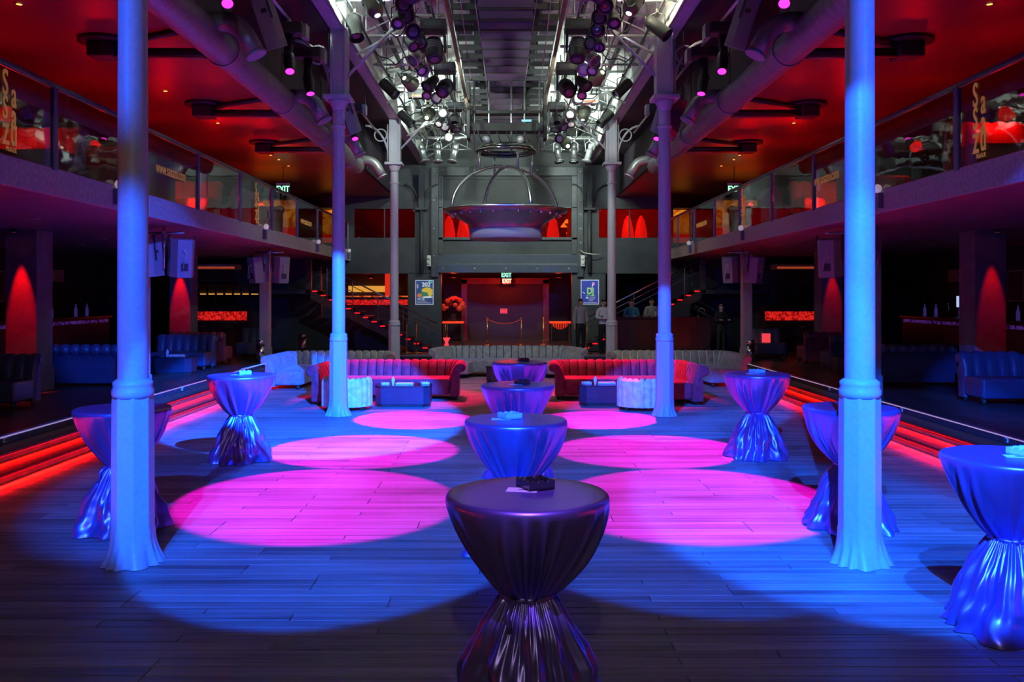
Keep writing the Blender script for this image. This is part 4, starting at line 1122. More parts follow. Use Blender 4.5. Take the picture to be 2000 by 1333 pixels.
# ---- cocktail tables in tied satin cloths
SATIN = mat('plum black satin', (0.28, 0.20, 0.62), 0.34, var=0.1, scale=3, bump=0.02, bscale=300, spec=0.8)
SATIN.node_tree.nodes['Principled BSDF'].inputs['Metallic'].default_value = 0.72
G4 = 'cocktail tables in tied satin cloths'
def cocktail(label, x, y, seed, h=1.09, r=0.41):
    t = thing('cocktail_table', label, 'cocktail table', (x, y, 0), G4)
    rr = random.Random(seed)
    N = 220
    ph = [rr.uniform(0, 2 * PI) for _ in range(8)]
    nf = rr.choice([21, 23, 25])
    top = []
    mb = MB()
    # flat top with a rounded edge
    rows = []
    for rad, z in ((0.001, h), (0.15, h), (0.30, h), (r - 0.02, h), (r - 0.005, h - 0.002), (r + 0.004, h - 0.009), (r + 0.009, h - 0.02), (r + 0.010, h - 0.035)):
        rows.append([(x + rad * math.cos(2 * PI * k / N), y + rad * math.sin(2 * PI * k / N), z + 0.0006 * math.sin(5 * 2 * PI * k / N + rad * 30)) for k in range(N)])
    zw = 0.575
    # upper bell: rim to waist
    for i in range(1, 31):
        t_ = i / 30
        row = []
        base = (r + 0.010) * (1 - t_ ** 1.12) + 0.128 * t_ ** 1.12 + 0.042 * math.sin(PI * t_)
        z = h - 0.035 - (h - 0.035 - zw) * t_
        for k in range(N):
            a = 2 * PI * k / N
            g = 0.5 + 0.5 * math.sin(nf * a + 1.7 * math.sin(2 * a + ph[0]) + 1.2 * math.sin(3 * a + ph[1]) + 0.8 * math.sin(5 * a + ph[5]) * t_)
            g = g ** 2.2
            amp = (0.105 * (math.sin(PI * t_) ** 0.6) * (0.35 + 0.65 * (0.5 + 0.5 * math.sin(2 * a + ph[2]))) * (0.45 + 0.55 * t_) + 0.016 * t_) * (0.5 + 0.5 * math.sin(5 * a + ph[7]))
            broad = 0.018 * math.sin(PI * t_) * math.sin(4 * a + ph[3])
            rad = base + broad - 0.018 * math.sin(PI * t_) + amp * (g - 0.35)
            row.append((x + rad * math.cos(a), y + rad * math.sin(a), z))
        rows.append(row)
    # skirt: waist to hem
    nf2 = rr.choice([9, 10, 11])
    for i in range(1, 36):
        t_ = i / 35
        row = []
        base = 0.125 + 0.245 * t_ ** 0.95 + 0.03 * math.sin(PI * t_)
        z = zw * (1 - t_) + 0.006
        for k in range(N):
            a = 2 * PI * k / N
            w_ = math.sin(nf2 * a + 1.4 * math.sin(2 * a + ph[4]) + 1.3 * t_ * math.sin(3 * a + ph[6]) + 0.9 * math.sin(t_ * 5 + a * 2 + ph[2]))
            fold = math.copysign(abs(w_) ** 0.7, w_)
            fine = math.sin(nf * 1.6 * a + 2 * math.sin(3 * a + ph[1]) + 3 * t_)
            nz_ = noise.noise(Vector((math.cos(a) * 2.2 + seed, math.sin(a) * 2.2, z * 5.5)))
            nz2 = noise.noise(Vector((math.cos(a) * 5 + seed, math.sin(a) * 5 + 3, z * 11)))
            rad = base + 0.045 * t_ ** 0.6 * fold * (1 - 0.25 * t_) + 0.009 * (1 - t_) * fine + 0.07 * t_ * nz_ + 0.03 * t_ * nz2
            if t_ > 0.86: rad += (t_ - 0.86) * 0.35 * max(0, noise.noise(Vector((math.cos(a) * 1.5 - seed, math.sin(a) * 1.5, 0.3))) + 0.2)
            row.append((x + rad * math.cos(a), y + rad * math.sin(a), max(0.005, z + 0.02 * nz_ * t_ * (1 - t_))))
        rows.append(row)
    mb.grid(rows, close_u=True)
    mb.build('tablecloth', SATIN, t)
    pts = [(x + (0.128 + 0.006 * math.sin(k * 2.1)) * math.cos(2 * PI * k / 40), y + (0.128 + 0.006 * math.sin(k * 2.1)) * math.sin(2 * PI * k / 40), zw + 0.004 * math.sin(k * 0.9)) for k in range(40)]
    MB().tube(pts, 0.016, 8, closed=True).build('tie_band', SATIN, t)
    a = rr.uniform(-2.6, -0.6)
    kx, ky = x + 0.145 * math.cos(a), y + 0.145 * math.sin(a)
    MB().tube([(kx, ky, zw), (kx + 0.05 * math.cos(a), ky + 0.05 * math.sin(a), zw - 0.05), (kx + 0.06 * math.cos(a + .3), ky + 0.06 * math.sin(a + .3), zw - 0.14)], [0.02, 0.014, 0.018], 7).build('tie_end', SATIN, t)
    # foot of the table hidden under the cloth
    MB().lathe([(0.03, 0.0), (0.03, h - 0.03)], 10, T((x, y, 0))).build('pole', STEEL, t)
    return h
TABLES = [
    (0.11, 4.57, 'cocktail table in plum satin nearest the camera in the middle row'),
    (0.082, 7.3, 'second cocktail table of the middle row with blue-lit satin folds'),
    (0.137, 10.16, 'third cocktail table of the middle row, pale blue top'),
    (0.21, 13.66, 'farthest cocktail table of the middle row before the grey sofa'),
    (-3.39, 11.4, 'brightly lit cocktail table on the left beside the red steps'),
    (-3.46, 8.05, 'dark cocktail table standing behind the left near column'),
    (3.27, 11.6, 'cocktail table on the right with magenta-lit skirt'),
    (3.13, 8.1, 'cocktail table standing behind the right near column'),
    (3.2, 5.63, 'large cocktail table cut by the right picture edge'),
]
for i, (x, y, lab) in enumerate(TABLES): cocktail(lab, x, y, 21 + i * 7)
# ---- square ashtrays and paper slips on them
ASHB = mat('black glass ashtray', (0.03, 0.03, 0.035), 0.08, spec=0.8)
ASHC = mat('clear glass ashtray', (0.5, 0.6, 0.75), 0.08, spec=0.8)
SLIP = mat('white paper slip', (0.85, 0.85, 0.85), 0.6, var=0.03)
PRINT = mat('grey print', (0.1, 0.1, 0.1), 0.6)
def ashtray(label, x, y, z, m, rz):
    t = thing('ashtray', label, 'ashtray', (x, y, z), 'square glass ashtrays', rz)
    w = 0.075; hh = 0.048
    Z0 = Vector((0, 0, 0))
    MB().box(-w, w, -w, w, 0.001, 0.012).build('bottom', m, t, off=Z0)
    for q in range(4):
        M = T((0, 0, 0), rz=q * PI / 2)
        # a wall with two cigarette notches
        xs_ = [-w, -0.04, -0.034, -0.02, -0.014, 0.014, 0.02, 0.034, 0.04, w]; zt = [hh, hh, hh - .012, hh - .012, hh, hh, hh - .012, hh - .012, hh, hh]
        prof = [(xs_[i], zt[i]) for i in range(10)]
        vs = [(x_, -w, z_) for x_, z_ in prof] + [(x_, -w + 0.016, z_) for x_, z_ in prof] + [(-w, -w, 0.001), (w, -w, 0.001), (-w, -w + 0.016, 0.001), (w, -w + 0.016, 0.001)]
        fs = [(i, i + 1, 11 + i, 10 + i) for i in range(9)] + [tuple([20] + [21] + list(range(9, -1, -1))), tuple([22] + list(range(10, 20)) + [23])]
        MB().add(vs, fs, False, M).build('wall', m, t, off=Z0)
    return t
def slip(label, x, y, z, rz, w=0.16, d=0.10):
    t = thing('paper_slip', label, 'paper', (x, y, z), 'paper slips under the ashtrays', rz)
    Z0 = Vector((0, 0, 0))
    MB().box(-w / 2, w / 2, -d / 2, d / 2, 0.0006, 0.0022).build('sheet', SLIP, t, off=Z0)
    MB().box(-0.02, 0.03, -0.01, 0.006, 0.0022, 0.0026).build('print', PRINT, t, off=Z0)
    return t
H = 1.09
for i, (dx, dy, m, rz) in enumerate(((0.045, 0.10, ASHB, 0.45), (-0.05, 0.02, ASHC, 0.5), (0.05, 0.02, ASHB, 0.3), (0.06, 0.05, ASHB, 0.2), (0.05, 0.0, CLEAR, 0.4), None or (0, 0, None, 0), (0.0, 0.0, ASHC, 0.3), (0, 0, None, 0), (0.08, 0.0, CLEAR, 0.35))):
    if m is None: continue
    x, y, _ = TABLES[i]
    lab = ['black glass ashtray on the nearest cocktail table', 'blue-lit ashtray on the second cocktail table of the middle row', 'black ashtray on the third cocktail table of the middle row', 'ashtray on the farthest cocktail table of the middle row', 'glowing white ashtray on the left lit cocktail table', '', 'clear ashtray on the right far cocktail table', '', 'clear ashtray on the cocktail table at the right picture edge'][i]
    slip(lab.replace('black glass ashtray', 'printed paper slip').replace('black ashtray', 'paper slip').replace('blue-lit ashtray', 'paper slip').replace('glowing white ashtray', 'paper slip').replace('clear ashtray', 'paper slip').replace('ashtray', 'paper slip'), x + dx - 0.07, y + dy - 0.05, H + 0.0008, rz - 0.6)
    ashtray(lab, x + dx, y + dy, H + 0.003, m, rz)
for (x, y, z, lab) in ((-2.3, 16.95, zl, 'small ashtray at the left end of the left low table'), (-1.55, 17.05, zl, 'small ashtray at the right end of the left low table'), (1.55, 17.1, zr, 'small ashtray at the left end of the right low table')):
    ashtray(lab, x, y, z + 0.001, CLEAR, 0.3)
# a brass-red stick left on the lit table
o = MB().tube([(-3.42, 11.5, H + 0.06), (-3.12, 11.62, H + 0.13)], 0.006, 6).build('drinking_straw', mat('pink straw', (0.8, 0.3, 0.4), 0.4))
tag(o, 'thin pink straw leaning on the ashtray of the left lit table', 'straw')

# ---- chrome bins
for x, y, z, lab in ((-6.62, 24.0, ZP, 'tall chrome bin at the left platform edge behind the grey sofa'), (-6.3, 27.6, ZP, 'tall chrome bin on the back platform at the left'), (6.6, 24.0, ZP, 'tall chrome bin at the right platform edge behind the grey sofa')):
    t = thing('ash_bin', lab, 'bin', (x, y, z), 'tall chrome ash bins')
    MB().lathe([(0.13, z + 0.002), (0.13, z + 0.03)], 20, T((x, y, 0))).build('foot_ring', BLACK, t)
    MB().lathe([(0.12, z + 0.03), (0.12, z + 0.42)], 20, T((x, y, 0))).build('body', CHROME, t)
    MB().lathe([(0.115, z + 0.42), (0.115, z + 0.47)], 20, T((x, y, 0))).build('slot_band', BLACK, t)
    MB().lathe([(0.12, z + 0.47), (0.12, z + 0.58), (0.10, z + 0.585)], 20, T((x, y, 0))).build('head', CHROME, t)
# ================================================================ BACK OF THE HALL
# ---- stairs on both sides before the back wall
LEDRED = glow('red stair led', (1.0, 0.01, 0.02), 1.3)
for s, side in ((-1, 'left'), (1, 'right')):
    t = thing('staircase', 'open stair with red-lit treads and steel rails at the %s of the back wall' % side, 'stairs', (s * 4.3, 29, ZP))
    x0, z0 = 2.45, ZP + 0.02; run, rise = 0.27, 0.139
    n = 14
    for yy in (28.35, 29.75):
        dx = run * n
        pts = [(x0, z0 + 0.0), (x0 + dx, z0 + rise * n), (x0 + dx, z0 + rise * n - 0.28), (x0 + 0.5, z0 + 0.0)]
        mb = MB()
        vs = [(s * a, yy, b) for a, b in pts] + [(s * a, yy + 0.05, b) for a, b in pts]
        mb.add(vs, [(0, 1, 2, 3), (7, 6, 5, 4), (0, 4, 5, 1), (1, 5, 6, 2), (2, 6, 7, 3), (3, 7, 4, 0)])
        mb.build('stringer', FRM, t)
    for k in range(n):
        xa = x0 + run * k; zz = z0 + rise * (k + 1)
        tr = MB().box(min(s * xa, s * (xa + run + .03)), max(s * xa, s * (xa + run + .03)), 28.36, 29.78, zz - 0.03, zz).build('tread', BLACK, t)
        MB().box(min(s * (xa + .04), s * (xa + 0.2)), max(s * (xa + .04), s * (xa + 0.2)), 28.33, 28.352, zz - 0.06, zz - 0.025).build('tread_light', LEDRED, tr)
    for h, r, m in ((0.98, 0.024, STEEL), (0.80, 0.012, STEEL), (0.62, 0.012, GREYM)):
        MB().tube([(s * (x0 - 0.25), 28.34, z0 + h - 0.1), (s * (x0 + run * n), 28.34, z0 + rise * n + h)], r, 8).build('handrail', m, t)
    for k in range(0, n + 1, 3):
        xa = x0 + run * k
        MB().tube([(s * xa, 28.34, z0 + rise * k), (s * xa, 28.34, z0 + rise * k + 0.96)], 0.015, 6).build('baluster', GREYM, t)
    xa = x0 + run * n
    MB().box(min(s * xa, s * (xa + 1.9)), max(s * xa, s * (xa + 1.9)), 28.3, 29.8, z0 + rise * n - 0.12, z0 + rise * n).build('landing', FRM, t)
    MB().box(min(s * (xa - .05), s * (xa + .12)), max(s * (xa - .05), s * (xa + .12)), 28.3, 28.42, z0 + rise * n - 0.1, ZB0).build('landing_post', FRM, t)
    # dark wall under and beside the stair
    w = struct(MB().box(min(s * 6.2, s * 9.2), max(s * 6.2, s * 9.2), 29.85, 30.0, ZP, ZB0).build('wall_stair_' + side, mat('navy stair wall', (0.035, 0.04, 0.07), 0.55)))
    w2 = struct(MB().box(min(s * 3.75, s * 6.3), max(s * 3.75, s * 6.3), 29.82, 29.88, ZP, 1.35).build('wall_stair_low_' + side, mat('navy stair wall')))

# ---- posters
def poster(label, x, z, w, h, ground):
    t = thing('poster', label, 'poster', (x, YW - 0.02, z - h / 2))
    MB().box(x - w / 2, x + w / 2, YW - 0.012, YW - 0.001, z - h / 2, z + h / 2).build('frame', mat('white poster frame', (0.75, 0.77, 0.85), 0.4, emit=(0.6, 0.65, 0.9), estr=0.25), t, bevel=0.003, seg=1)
    MB().box(x - w / 2 + .025, x + w / 2 - .025, YW - 0.016, YW - 0.012, z - h / 2 + .025, z + h / 2 - .025).build('sheet', ground, t)
    return t
def PM(x, z): return Matrix.Translation((x, YW - 0.0175, z)) @ Matrix.Rotation(PI / 2, 4, 'X')
def flat(t, m, pts, d=0.0008):
    n = len(pts)
    MB().add([(x, YW - 0.017 - d, z) for x, z in pts], [tuple(range(n))]).build('print', m, t)
pw, phh = 0.64, 0.87
def em(nm, c, k=0.35): return mat(nm, c, 0.5, var=0.06, emit=c, estr=k)
a_ = at(829, 571.5, YW)
p1 = poster('party poster with yellow and green pictures left of the centre opening', a_.x, a_.z, pw, phh, em('poster night blue', (0.03, 0.07, 0.22)))
YEL, GRN, WHI, ORA, TEA, GREYB = em('poster yellow', (0.75, 0.5, 0.05)), em('poster leaf green', (0.04, 0.22, 0.12)), em('poster white', (0.75, 0.8, 0.85)), em('poster orange', (0.7, 0.2, 0.05)), em('poster teal', (0.1, 0.45, 0.45)), em('poster grey', (0.4, 0.42, 0.5))
x, z = a_.x, a_.z
def blob(cx, cz, rx, rz_, seed, n=14):
    r_ = random.Random(seed)
    return [(x + cx + rx * math.cos(2 * PI * k / n) * r_.uniform(0.8, 1.1), z + cz + rz_ * math.sin(2 * PI * k / n) * r_.uniform(0.8, 1.1)) for k in range(n)]
flat(p1, GRN, blob(0.08, 0.0, 0.22, 0.22, 1)); flat(p1, YEL, blob(0.10, 0.08, 0.19, 0.10, 2), 0.002); flat(p1, YEL, blob(0.2, -0.02, 0.09, 0.14, 3), 0.003)
flat(p1, ORA, blob(-0.17, -0.10, 0.09, 0.08, 4), 0.004); flat(p1, WHI, blob(0.10, -0.17, 0.2, 0.035, 5), 0.003); flat(p1, TEA, blob(0.20, 0.36, 0.08, 0.05, 6), 0.002)
flat(p1, GRN, blob(0.05, -0.1, 0.12, 0.04, 8), 0.0045); flat(p1, GREYB, blob(-0.24, 0.22, 0.03, 0.09, 9), 0.002)
lettering('lettering', '202', 0.20, WHI, p1, PM(x + 0.06, z + 0.27) @ Matrix.Translation((0, 0, 0.004)), 1.0, 0.001, bold=0.006)
lettering('lettering', 'W36', 0.13, WHI, p1, PM(x - 0.12, z - 0.24) @ Matrix.Translation((0, 0, 0.004)), 1.0, 0.001)
for zz, w_ in ((-0.315, 0.36), (-0.375, 0.48)): flat(p1, GREYB, [(x - 0.27, z + zz), (x - 0.27 + w_, z + zz), (x - 0.27 + w_, z + zz + 0.02), (x - 0.27, z + zz + 0.02)], 0.003)
a_ = at(1152, 571, YW)
p2 = poster('blue poster with big green DJ lettering right of the centre opening', a_.x, a_.z, pw, phh, em('poster royal blue', (0.03, 0.05, 0.36)))
x, z = a_.x, a_.z
LIME = em('poster lime', (0.25, 0.62, 0.12), 0.45); PNK = em('poster pink', (0.75, 0.3, 0.6))
lettering('lettering', 'DJ', 0.31, LIME, p2, PM(x + 0.02, z + 0.03) @ Matrix.Translation((0, 0, 0.003)), 0.82, 0.001, bold=0.012)
lettering('lettering', 'ARTBRUNO', 0.075, LIME, p2, PM(x + 0.03, z - 0.13) @ Matrix.Translation((0, 0, 0.003)), 0.85, 0.001)
flat(p2, PNK, blob(0.12, 0.29, 0.055, 0.06, 12), 0.003); flat(p2, WHI, [(x + 0.06, z + 0.16), (x + 0.08, z + 0.15), (x + 0.12, z + 0.27), (x + 0.09, z + 0.28)], 0.004); flat(p2, GREYB, blob(0.05, 0.1, 0.04, 0.05, 14), 0.006)
flat(p2, WHI, blob(-0.1, -0.2, 0.05, 0.03, 15), 0.003)
for zz, xa, w_ in ((-0.20, 0.0, 0.2), (-0.25, -0.06, 0.24), (-0.31, -0.03, 0.14), (-0.38, -0.26, 0.5)): flat(p2, GREYB, [(x + xa, z + zz), (x + xa + w_, z + zz), (x + xa + w_, z + zz + 0.022), (x + xa, z + zz + 0.022)], 0.003)
flat(p2, WHI, [(x - 0.26, z + 0.0), (x - 0.17, z - 0.06), (x - 0.17, z - 0.035), (x - 0.26, z + 0.02)], 0.003)

# ---- EXIT signs
EXG = glow('exit letters green white', (0.35, 1.0, 0.55), 1.6)
def exit_sign(label, x, y, z, w=0.36, top=None):
    t = thing('exit_sign', label, 'exit sign', (x, y, z - 0.12), 'hanging exit signs')
    MB().box(x - w / 2, x + w / 2, y - 0.03, y + 0.03, z - 0.13, z + 0.11).build('plate', mat('exit sign dark plate', (0.02, 0.06, 0.08), 0.3), t, bevel=0.006)
    MB().box(x - w / 2, x + w / 2, y - 0.035, y + 0.035, z + 0.11, z + 0.16).build('housing', mat('exit sign housing', (0.35, 0.25, 0.4), 0.5), t)
    lettering('lettering', 'EXIT', 0.22, EXG, t, Matrix.Translation((x, y - 0.034, z - 0.01)) @ Matrix.Rotation(PI / 2, 4, 'X'), 0.78, 0.002, bold=0.006)
    MB().tube([(x, y, z + 0.16), (x, y, top or z + 0.26)], 0.01, 6).build('stem', BLACK, t)
    return t
a_ = at(989, 537, 31.2); exit_sign('upper EXIT sign hanging in the centre opening', a_.x, 31.22, a_.z)
a_ = at(990, 549, 34.2); exit_sign('lower EXIT sign inside the red foyer', a_.x, 34.2, a_.z, 0.34)
a_ = at(552, 370, 24.0); exit_sign('EXIT sign hanging over the left balcony', -6.0, 24.0, 4.98, 0.36, ZC)
a_ = at(1435, 370, 24.0); exit_sign('EXIT sign hanging over the right balcony', 6.15, 24.0, 4.98, 0.36, ZC)

# ---- wall lamps beside the lintel
for px, side in ((838, 'left'), (1138, 'right')):
    a_ = at(px, 510, YW - 0.2); x, y, z = a_.x, YW - 0.24, a_.z
    t = thing('wall_lamp', 'small twin white wall lamp at the %s end of the lintel' % side, 'wall lamp', (x, y, z - 0.18), 'twin wall lamps')
    MB().cbox(x, y, z, 0.14, 0.1, 0.38).build('case', mat('white lamp case', (0.6, 0.6, 0.65), 0.4), t, bevel=0.015)
    for q in (-1, 1): MB().lathe([(0.05, 0), (0.055, 0.02), (0.02, 0.03)], 12, T((x, y - 0.05, z + q * 0.09), rx=PI / 2)).build('lens', mat('pale frosted lamp lens'), t)
    MB().tube([(x, y + 0.05, z), (x, YW - 0.1, z)], 0.015, 6).build('arm', BLACK, t)

o = MB().tube([tuple(at(1133, 489, YW - 0.2)), tuple(at(1140, 494, YW - 0.3)), tuple(at(1158, 497, YW - 0.35)), tuple(at(1174, 497, YW - 0.25))], 0.02, 6).build('loose_hose', mat('pale hose', (0.5, 0.48, 0.38), 0.5)); tag(o, 'loose pale hose sticking out beside the right wall lamp', 'hose')
# ---- foyer: inner portal, rope, flowers, lit tables
PORT = mat('foyer portal red', (0.22, 0.03, 0.03), 0.4)
por = struct(MB().box(-1.55, 1.5, 35.0, 35.05, ZP, 2.6).build('door_1', mat('foyer plum paint')))
for x0, x1, z0, z1 in ((-1.75, -1.5, ZP, 2.75), (1.45, 1.7, ZP, 2.75), (-1.75, 1.7, 2.55, 2.8)):
    MB().box(x0, x1, 34.85, 35.06, z0, z1).build('door_frame', PORT, por, bevel=0.02)
a_ = at(984, 608, 34.9)
o = thing('door_notice', 'small red lit notice on the foyer door', 'notice', (a_.x, 34.97, a_.z - 0.1))
MB().cbox(a_.x, 34.98, a_.z, 0.27, 0.015, 0.19).build('plate', glow('red notice', (1.0, 0.06, 0.08), 0.9), o)
for k in range(3): MB().cbox(a_.x, 34.968, a_.z + 0.05 - k * 0.05, 0.2, 0.004, 0.015).build('print_line', mat('red dark', (0.3, 0.01, 0.01), 0.5), o)
BRASS = mat('brass', (0.75, 0.42, 0.12), 0.25, 0.9, var=0.1)
def stanchion(x, y, lab):
    t = thing('rope_stanchion', lab, 'stanchion', (x, y, ZP), 'brass rope stanchions')
    MB().lathe([(0.16, ZP + 0.001), (0.16, ZP + 0.02), (0.03, ZP + 0.06)], 18, T((x, y, 0))).build('base', BRASS, t)
    MB().lathe([(0.022, ZP + 0.05), (0.022, ZP + 0.95)], 12, T((x, y, 0))).build('post', BRASS, t)
    MB().lathe([(0.0, ZP + 0.93), (0.04, ZP + 0.95), (0.045, ZP + 0.98), (0.0, ZP + 1.02)], 12, T((x, y, 0))).build('knob', BRASS, t)
yr = 31.9
xa, xb = -0.66, 0.55
stanchion(xa, yr, 'left brass stanchion of the rope across the foyer'); stanchion(xb, yr, 'right brass stanchion of the rope across the foyer')
stanchion(1.36, 32.2, 'brass stanchion standing alone by the right foyer lamp')
stanchion(-3.05, 27.4, 'left brass post of the pair beside the left stair foot'); stanchion(-2.75, 27.4, 'right brass post of the pair beside the left stair foot')
stanchion(2.5, 27.4, 'brass post beside the woman in the white blouse')
pts = [(xa + (xb - xa) * i / 14, yr, ZP + 0.93 - 0.16 * 4 * (i / 14) * (1 - i / 14)) for i in range(15)]
o = MB().tube(pts, 0.022, 8).build('barrier_rope', mat('red rope', (0.55, 0.05, 0.05), 0.6)); tag(o, 'sagging red velvet rope between two brass stanchions', 'rope')
for s, px, side in ((-1, 885, 'left'), (1, 1094, 'right')):
    x = (px - 988) * 32.8 / 1740; y = 32.8
    t = thing('console_table', 'red glowing console table at the %s of the foyer' % side, 'table', (x, y, ZP), 'glowing console tables')
    MB().cbox(x, y, ZP + 0.80, 0.78, 0.4, 0.07).build('lit_top', glow('red orange lit top', (1.0, 0.05, 0.01), 1.3, c2=(0.35, 0.01, 0.0), scale=14), t, bevel=0.01)
    for qx in (-0.33, 0.33):
        for qy in (-0.15, 0.15): MB().cbox(x + qx, y + qy, ZP + 0.385, 0.05, 0.05, 0.77).build('leg', BLACK, t)
    if s > 0:
        for k in range(9):
            xx = x - 0.25 + k * 0.0625
            MB().tube([(xx, y, ZP + 0.76), (xx, y, ZP + 0.76 - 0.12 - 0.1 * math.sin(PI * k / 8))], 0.014, 5).build('glass_drop', glow('red orange lit top'), t)
PET = mat('red petals', (0.75, 0.07, 0.03), 0.5, var=0.4)
t = thing('flower_arrangement', 'big red flower arrangement on the left foyer console', 'flowers', ((885 - 988) * 32.8 / 1740, 32.8, ZP + 0.84))
x, y = (885 - 988) * 32.8 / 1740, 32.8
MB().lathe([(0.08, ZP + 0.836), (0.12, ZP + 0.9), (0.10, ZP + 1.05), (0.13, ZP + 1.1)], 16, T((x, y, 0))).build('vase', BLACK, t)
fr = random.Random(5)
for k in range(34):
    u = fr.uniform(0, 2 * PI); v = fr.uniform(-0.3, 1); rr_ = math.sqrt(1 - v * v) * 0.36
    c = Vector((x + rr_ * math.cos(u) * 1.05, y + rr_ * math.sin(u) * 0.6, ZP + 1.38 + v * 0.32))
    r0 = fr.uniform(0.06, 0.1)
    rows = []
    for i in range(6):
        th_ = PI * (i + 0.4) / 6.2
        rows.append([(c.x + r0 * math.sin(th_) * (1 + 0.28 * math.sin(5 * q * 2 * PI / 15 + i)) * math.cos(q * 2 * PI / 15), c.y + r0 * math.sin(th_) * (1 + 0.28 * math.sin(5 * q * 2 * PI / 15 + i)) * math.sin(q * 2 * PI / 15), c.z + r0 * math.cos(th_)) for q in range(15)])
    MB().grid(rows, close_u=True).build('bloom', PET, t)
pot = thing('red_pot', 'small red glowing pot on the floor left of the foyer', 'pot', ((873 - 988) * 31.8 / 1740, 31.6, ZP))
x, y = (873 - 988) * 31.8 / 1740, 31.6
MB().lathe([(0.07, ZP + 0.001), (0.09, ZP + 0.03), (0.05, ZP + 0.12), (0.13, ZP + 0.28), (0.12, ZP + 0.29), (0.04, ZP + 0.15)], 16, T((x, y, 0))).build('bowl', glow('red notice'), pot)
MB().tube([(x, y, ZP + 0.15), (x - 0.05, y, ZP + 0.9)], 0.008, 5).build('stem', BRASS, pot)
MB().tube([(x + 0.03, y, ZP + 0.15), (x + 0.02, y, ZP + 0.8)], 0.008, 5).build('stem', BRASS, pot)

# ---- counter with people at the right of the back platform
ct = thing('reception_counter', 'long black counter on the back platform at the right', 'counter', (4.8, 27.5, ZP))
MB().box(3.3, 6.25, 27.2, 27.75, ZP, ZP + 1.08).build('body', mat('black counter', (0.012, 0.012, 0.018), 0.45), ct)
MB().box(3.25, 6.3, 27.15, 27.85, ZP + 1.08, ZP + 1.13).build('top', mat('black counter top', (0.02, 0.02, 0.03), 0.2), ct, bevel=0.01)
for k in range(5): MB().box(3.33 + k * 0.585, 3.9 + k * 0.585, 27.185, 27.2, ZP + 0.08, ZP + 1.02).build('front_panel', mat('black counter'), ct, bevel=0.004, seg=1)
zt = ZP + 1.13
GLS = mat('bottle glass dark', (0.03, 0.05, 0.05), 0.1, spec=0.8)
for k, (x, m, lab) in enumerate(((4.62, CLEAR, 'small white bottle on the black counter'), (4.74, mat('red bottle', (0.6, 0.05, 0.05), 0.2), 'small red bottle on the black counter'))):
    t = thing('bottle', lab, 'bottle', (x, 27.5, zt))
    MB().lathe([(0.035, zt + 0.001), (0.035, zt + 0.12), (0.014, zt + 0.16), (0.014, zt + 0.2)], 12, T((x, 27.5, 0))).build('body', m, t)
    MB().lathe([(0.016, zt + 0.2), (0.016, zt + 0.225)], 10, T((x, 27.5, 0))).build('cap', BLACK, t)
t = thing('beer_tap', 'chrome curved tap on the black counter', 'tap', (5.95, 27.5, zt))
MB().tube([(5.95, 27.5, zt), (5.95, 27.5, zt + 0.2), (6.0, 27.45, zt + 0.27), (6.09, 27.4, zt + 0.25), (6.13, 27.4, zt + 0.14)], 0.02, 8).build('spout', CHROME, t)
MB().lathe([(0.05, zt + 0.001), (0.05, zt + 0.02)], 12, T((5.95, 27.5, 0))).build('foot', CHROME, t)
MB().tube([(5.95, 27.5, zt + 0.2), (5.93, 27.52, zt + 0.32)], 0.012, 8).build('lever', BLACK, t)

# ---- pillars under the balconies
PIL = mat('dark plaster pillar', (0.16, 0.13, 0.15), 0.65, var=0.2, scale=5, bump=0.2)
PILB = mat('blue grey pillar paint', (0.22, 0.22, 0.26), 0.6, var=0.1)
for s, side in ((-1, 'left'), (1, 'right')):
    for k, y in enumerate((16.0, 24.3)):
        x = s * 6.56
        t = thing('square_pillar', '%s square pillar at the edge of the %s platform' % (('nearer', 'farther')[k], side), 'pillar', (x, y, ZP), 'square pillars at the platform edges')
        MB().cbox(x, y, (ZP + ZB0) / 2, 0.26, 0.26, ZB0 - ZP).build('shaft', PILB, t, bevel=0.012)
        MB().cbox(x, y, ZP + 0.18, 0.30, 0.30, 0.36).build('base', PILB, t, bevel=0.012)
    for k, y in enumerate((16.7, 24.7)):
        x = s * 8.93
        t = thing('broad_pillar', '%s broad pillar with a red light on it under the %s balcony' % (('nearer', 'farther')[k], side), 'pillar', (x, y, ZP), 'broad red-washed pillars')
        MB().cbox(x, y, (ZP + ZB0) / 2, 0.58, 0.58, ZB0 - ZP).build('shaft', PIL, t, bevel=0.012)
        MB().cbox(x, y, ZP + 0.22, 0.63, 0.63, 0.44).build('base', PIL, t, bevel=0.012)
        l = thing('pillar_spot', '%s little red spot lamp in the soffit before the %s broad pillar' % (('nearer', 'farther')[k], side), 'downlight', (x, y - 0.52, ZB0), 'red spots before the pillars')
        MB().lathe([(0.05, ZB0), (0.06, ZB0 - 0.02), (0.045, ZB0 - 0.07)], 14, T((x, y - 0.52, 0)), cap=False).build('ring', RIGB, l)
        MB().lathe([(0.04, ZB0 - 0.02), (0.03, ZB0 - 0.05)], 12, T((x, y - 0.52, 0))).build('bulb', glow('red amber bulb', (1.0, 0.12, 0.02), 8.0), l)
        xt = x + (0.03 if s < 0 else 0.05)
        spot('pillar_light', (x, y - 0.50, ZB0 - 0.08), (xt, y - 0.22, 1.0), RED, 700 if s < 0 else 260, 25, 0.7, 0.02, l)

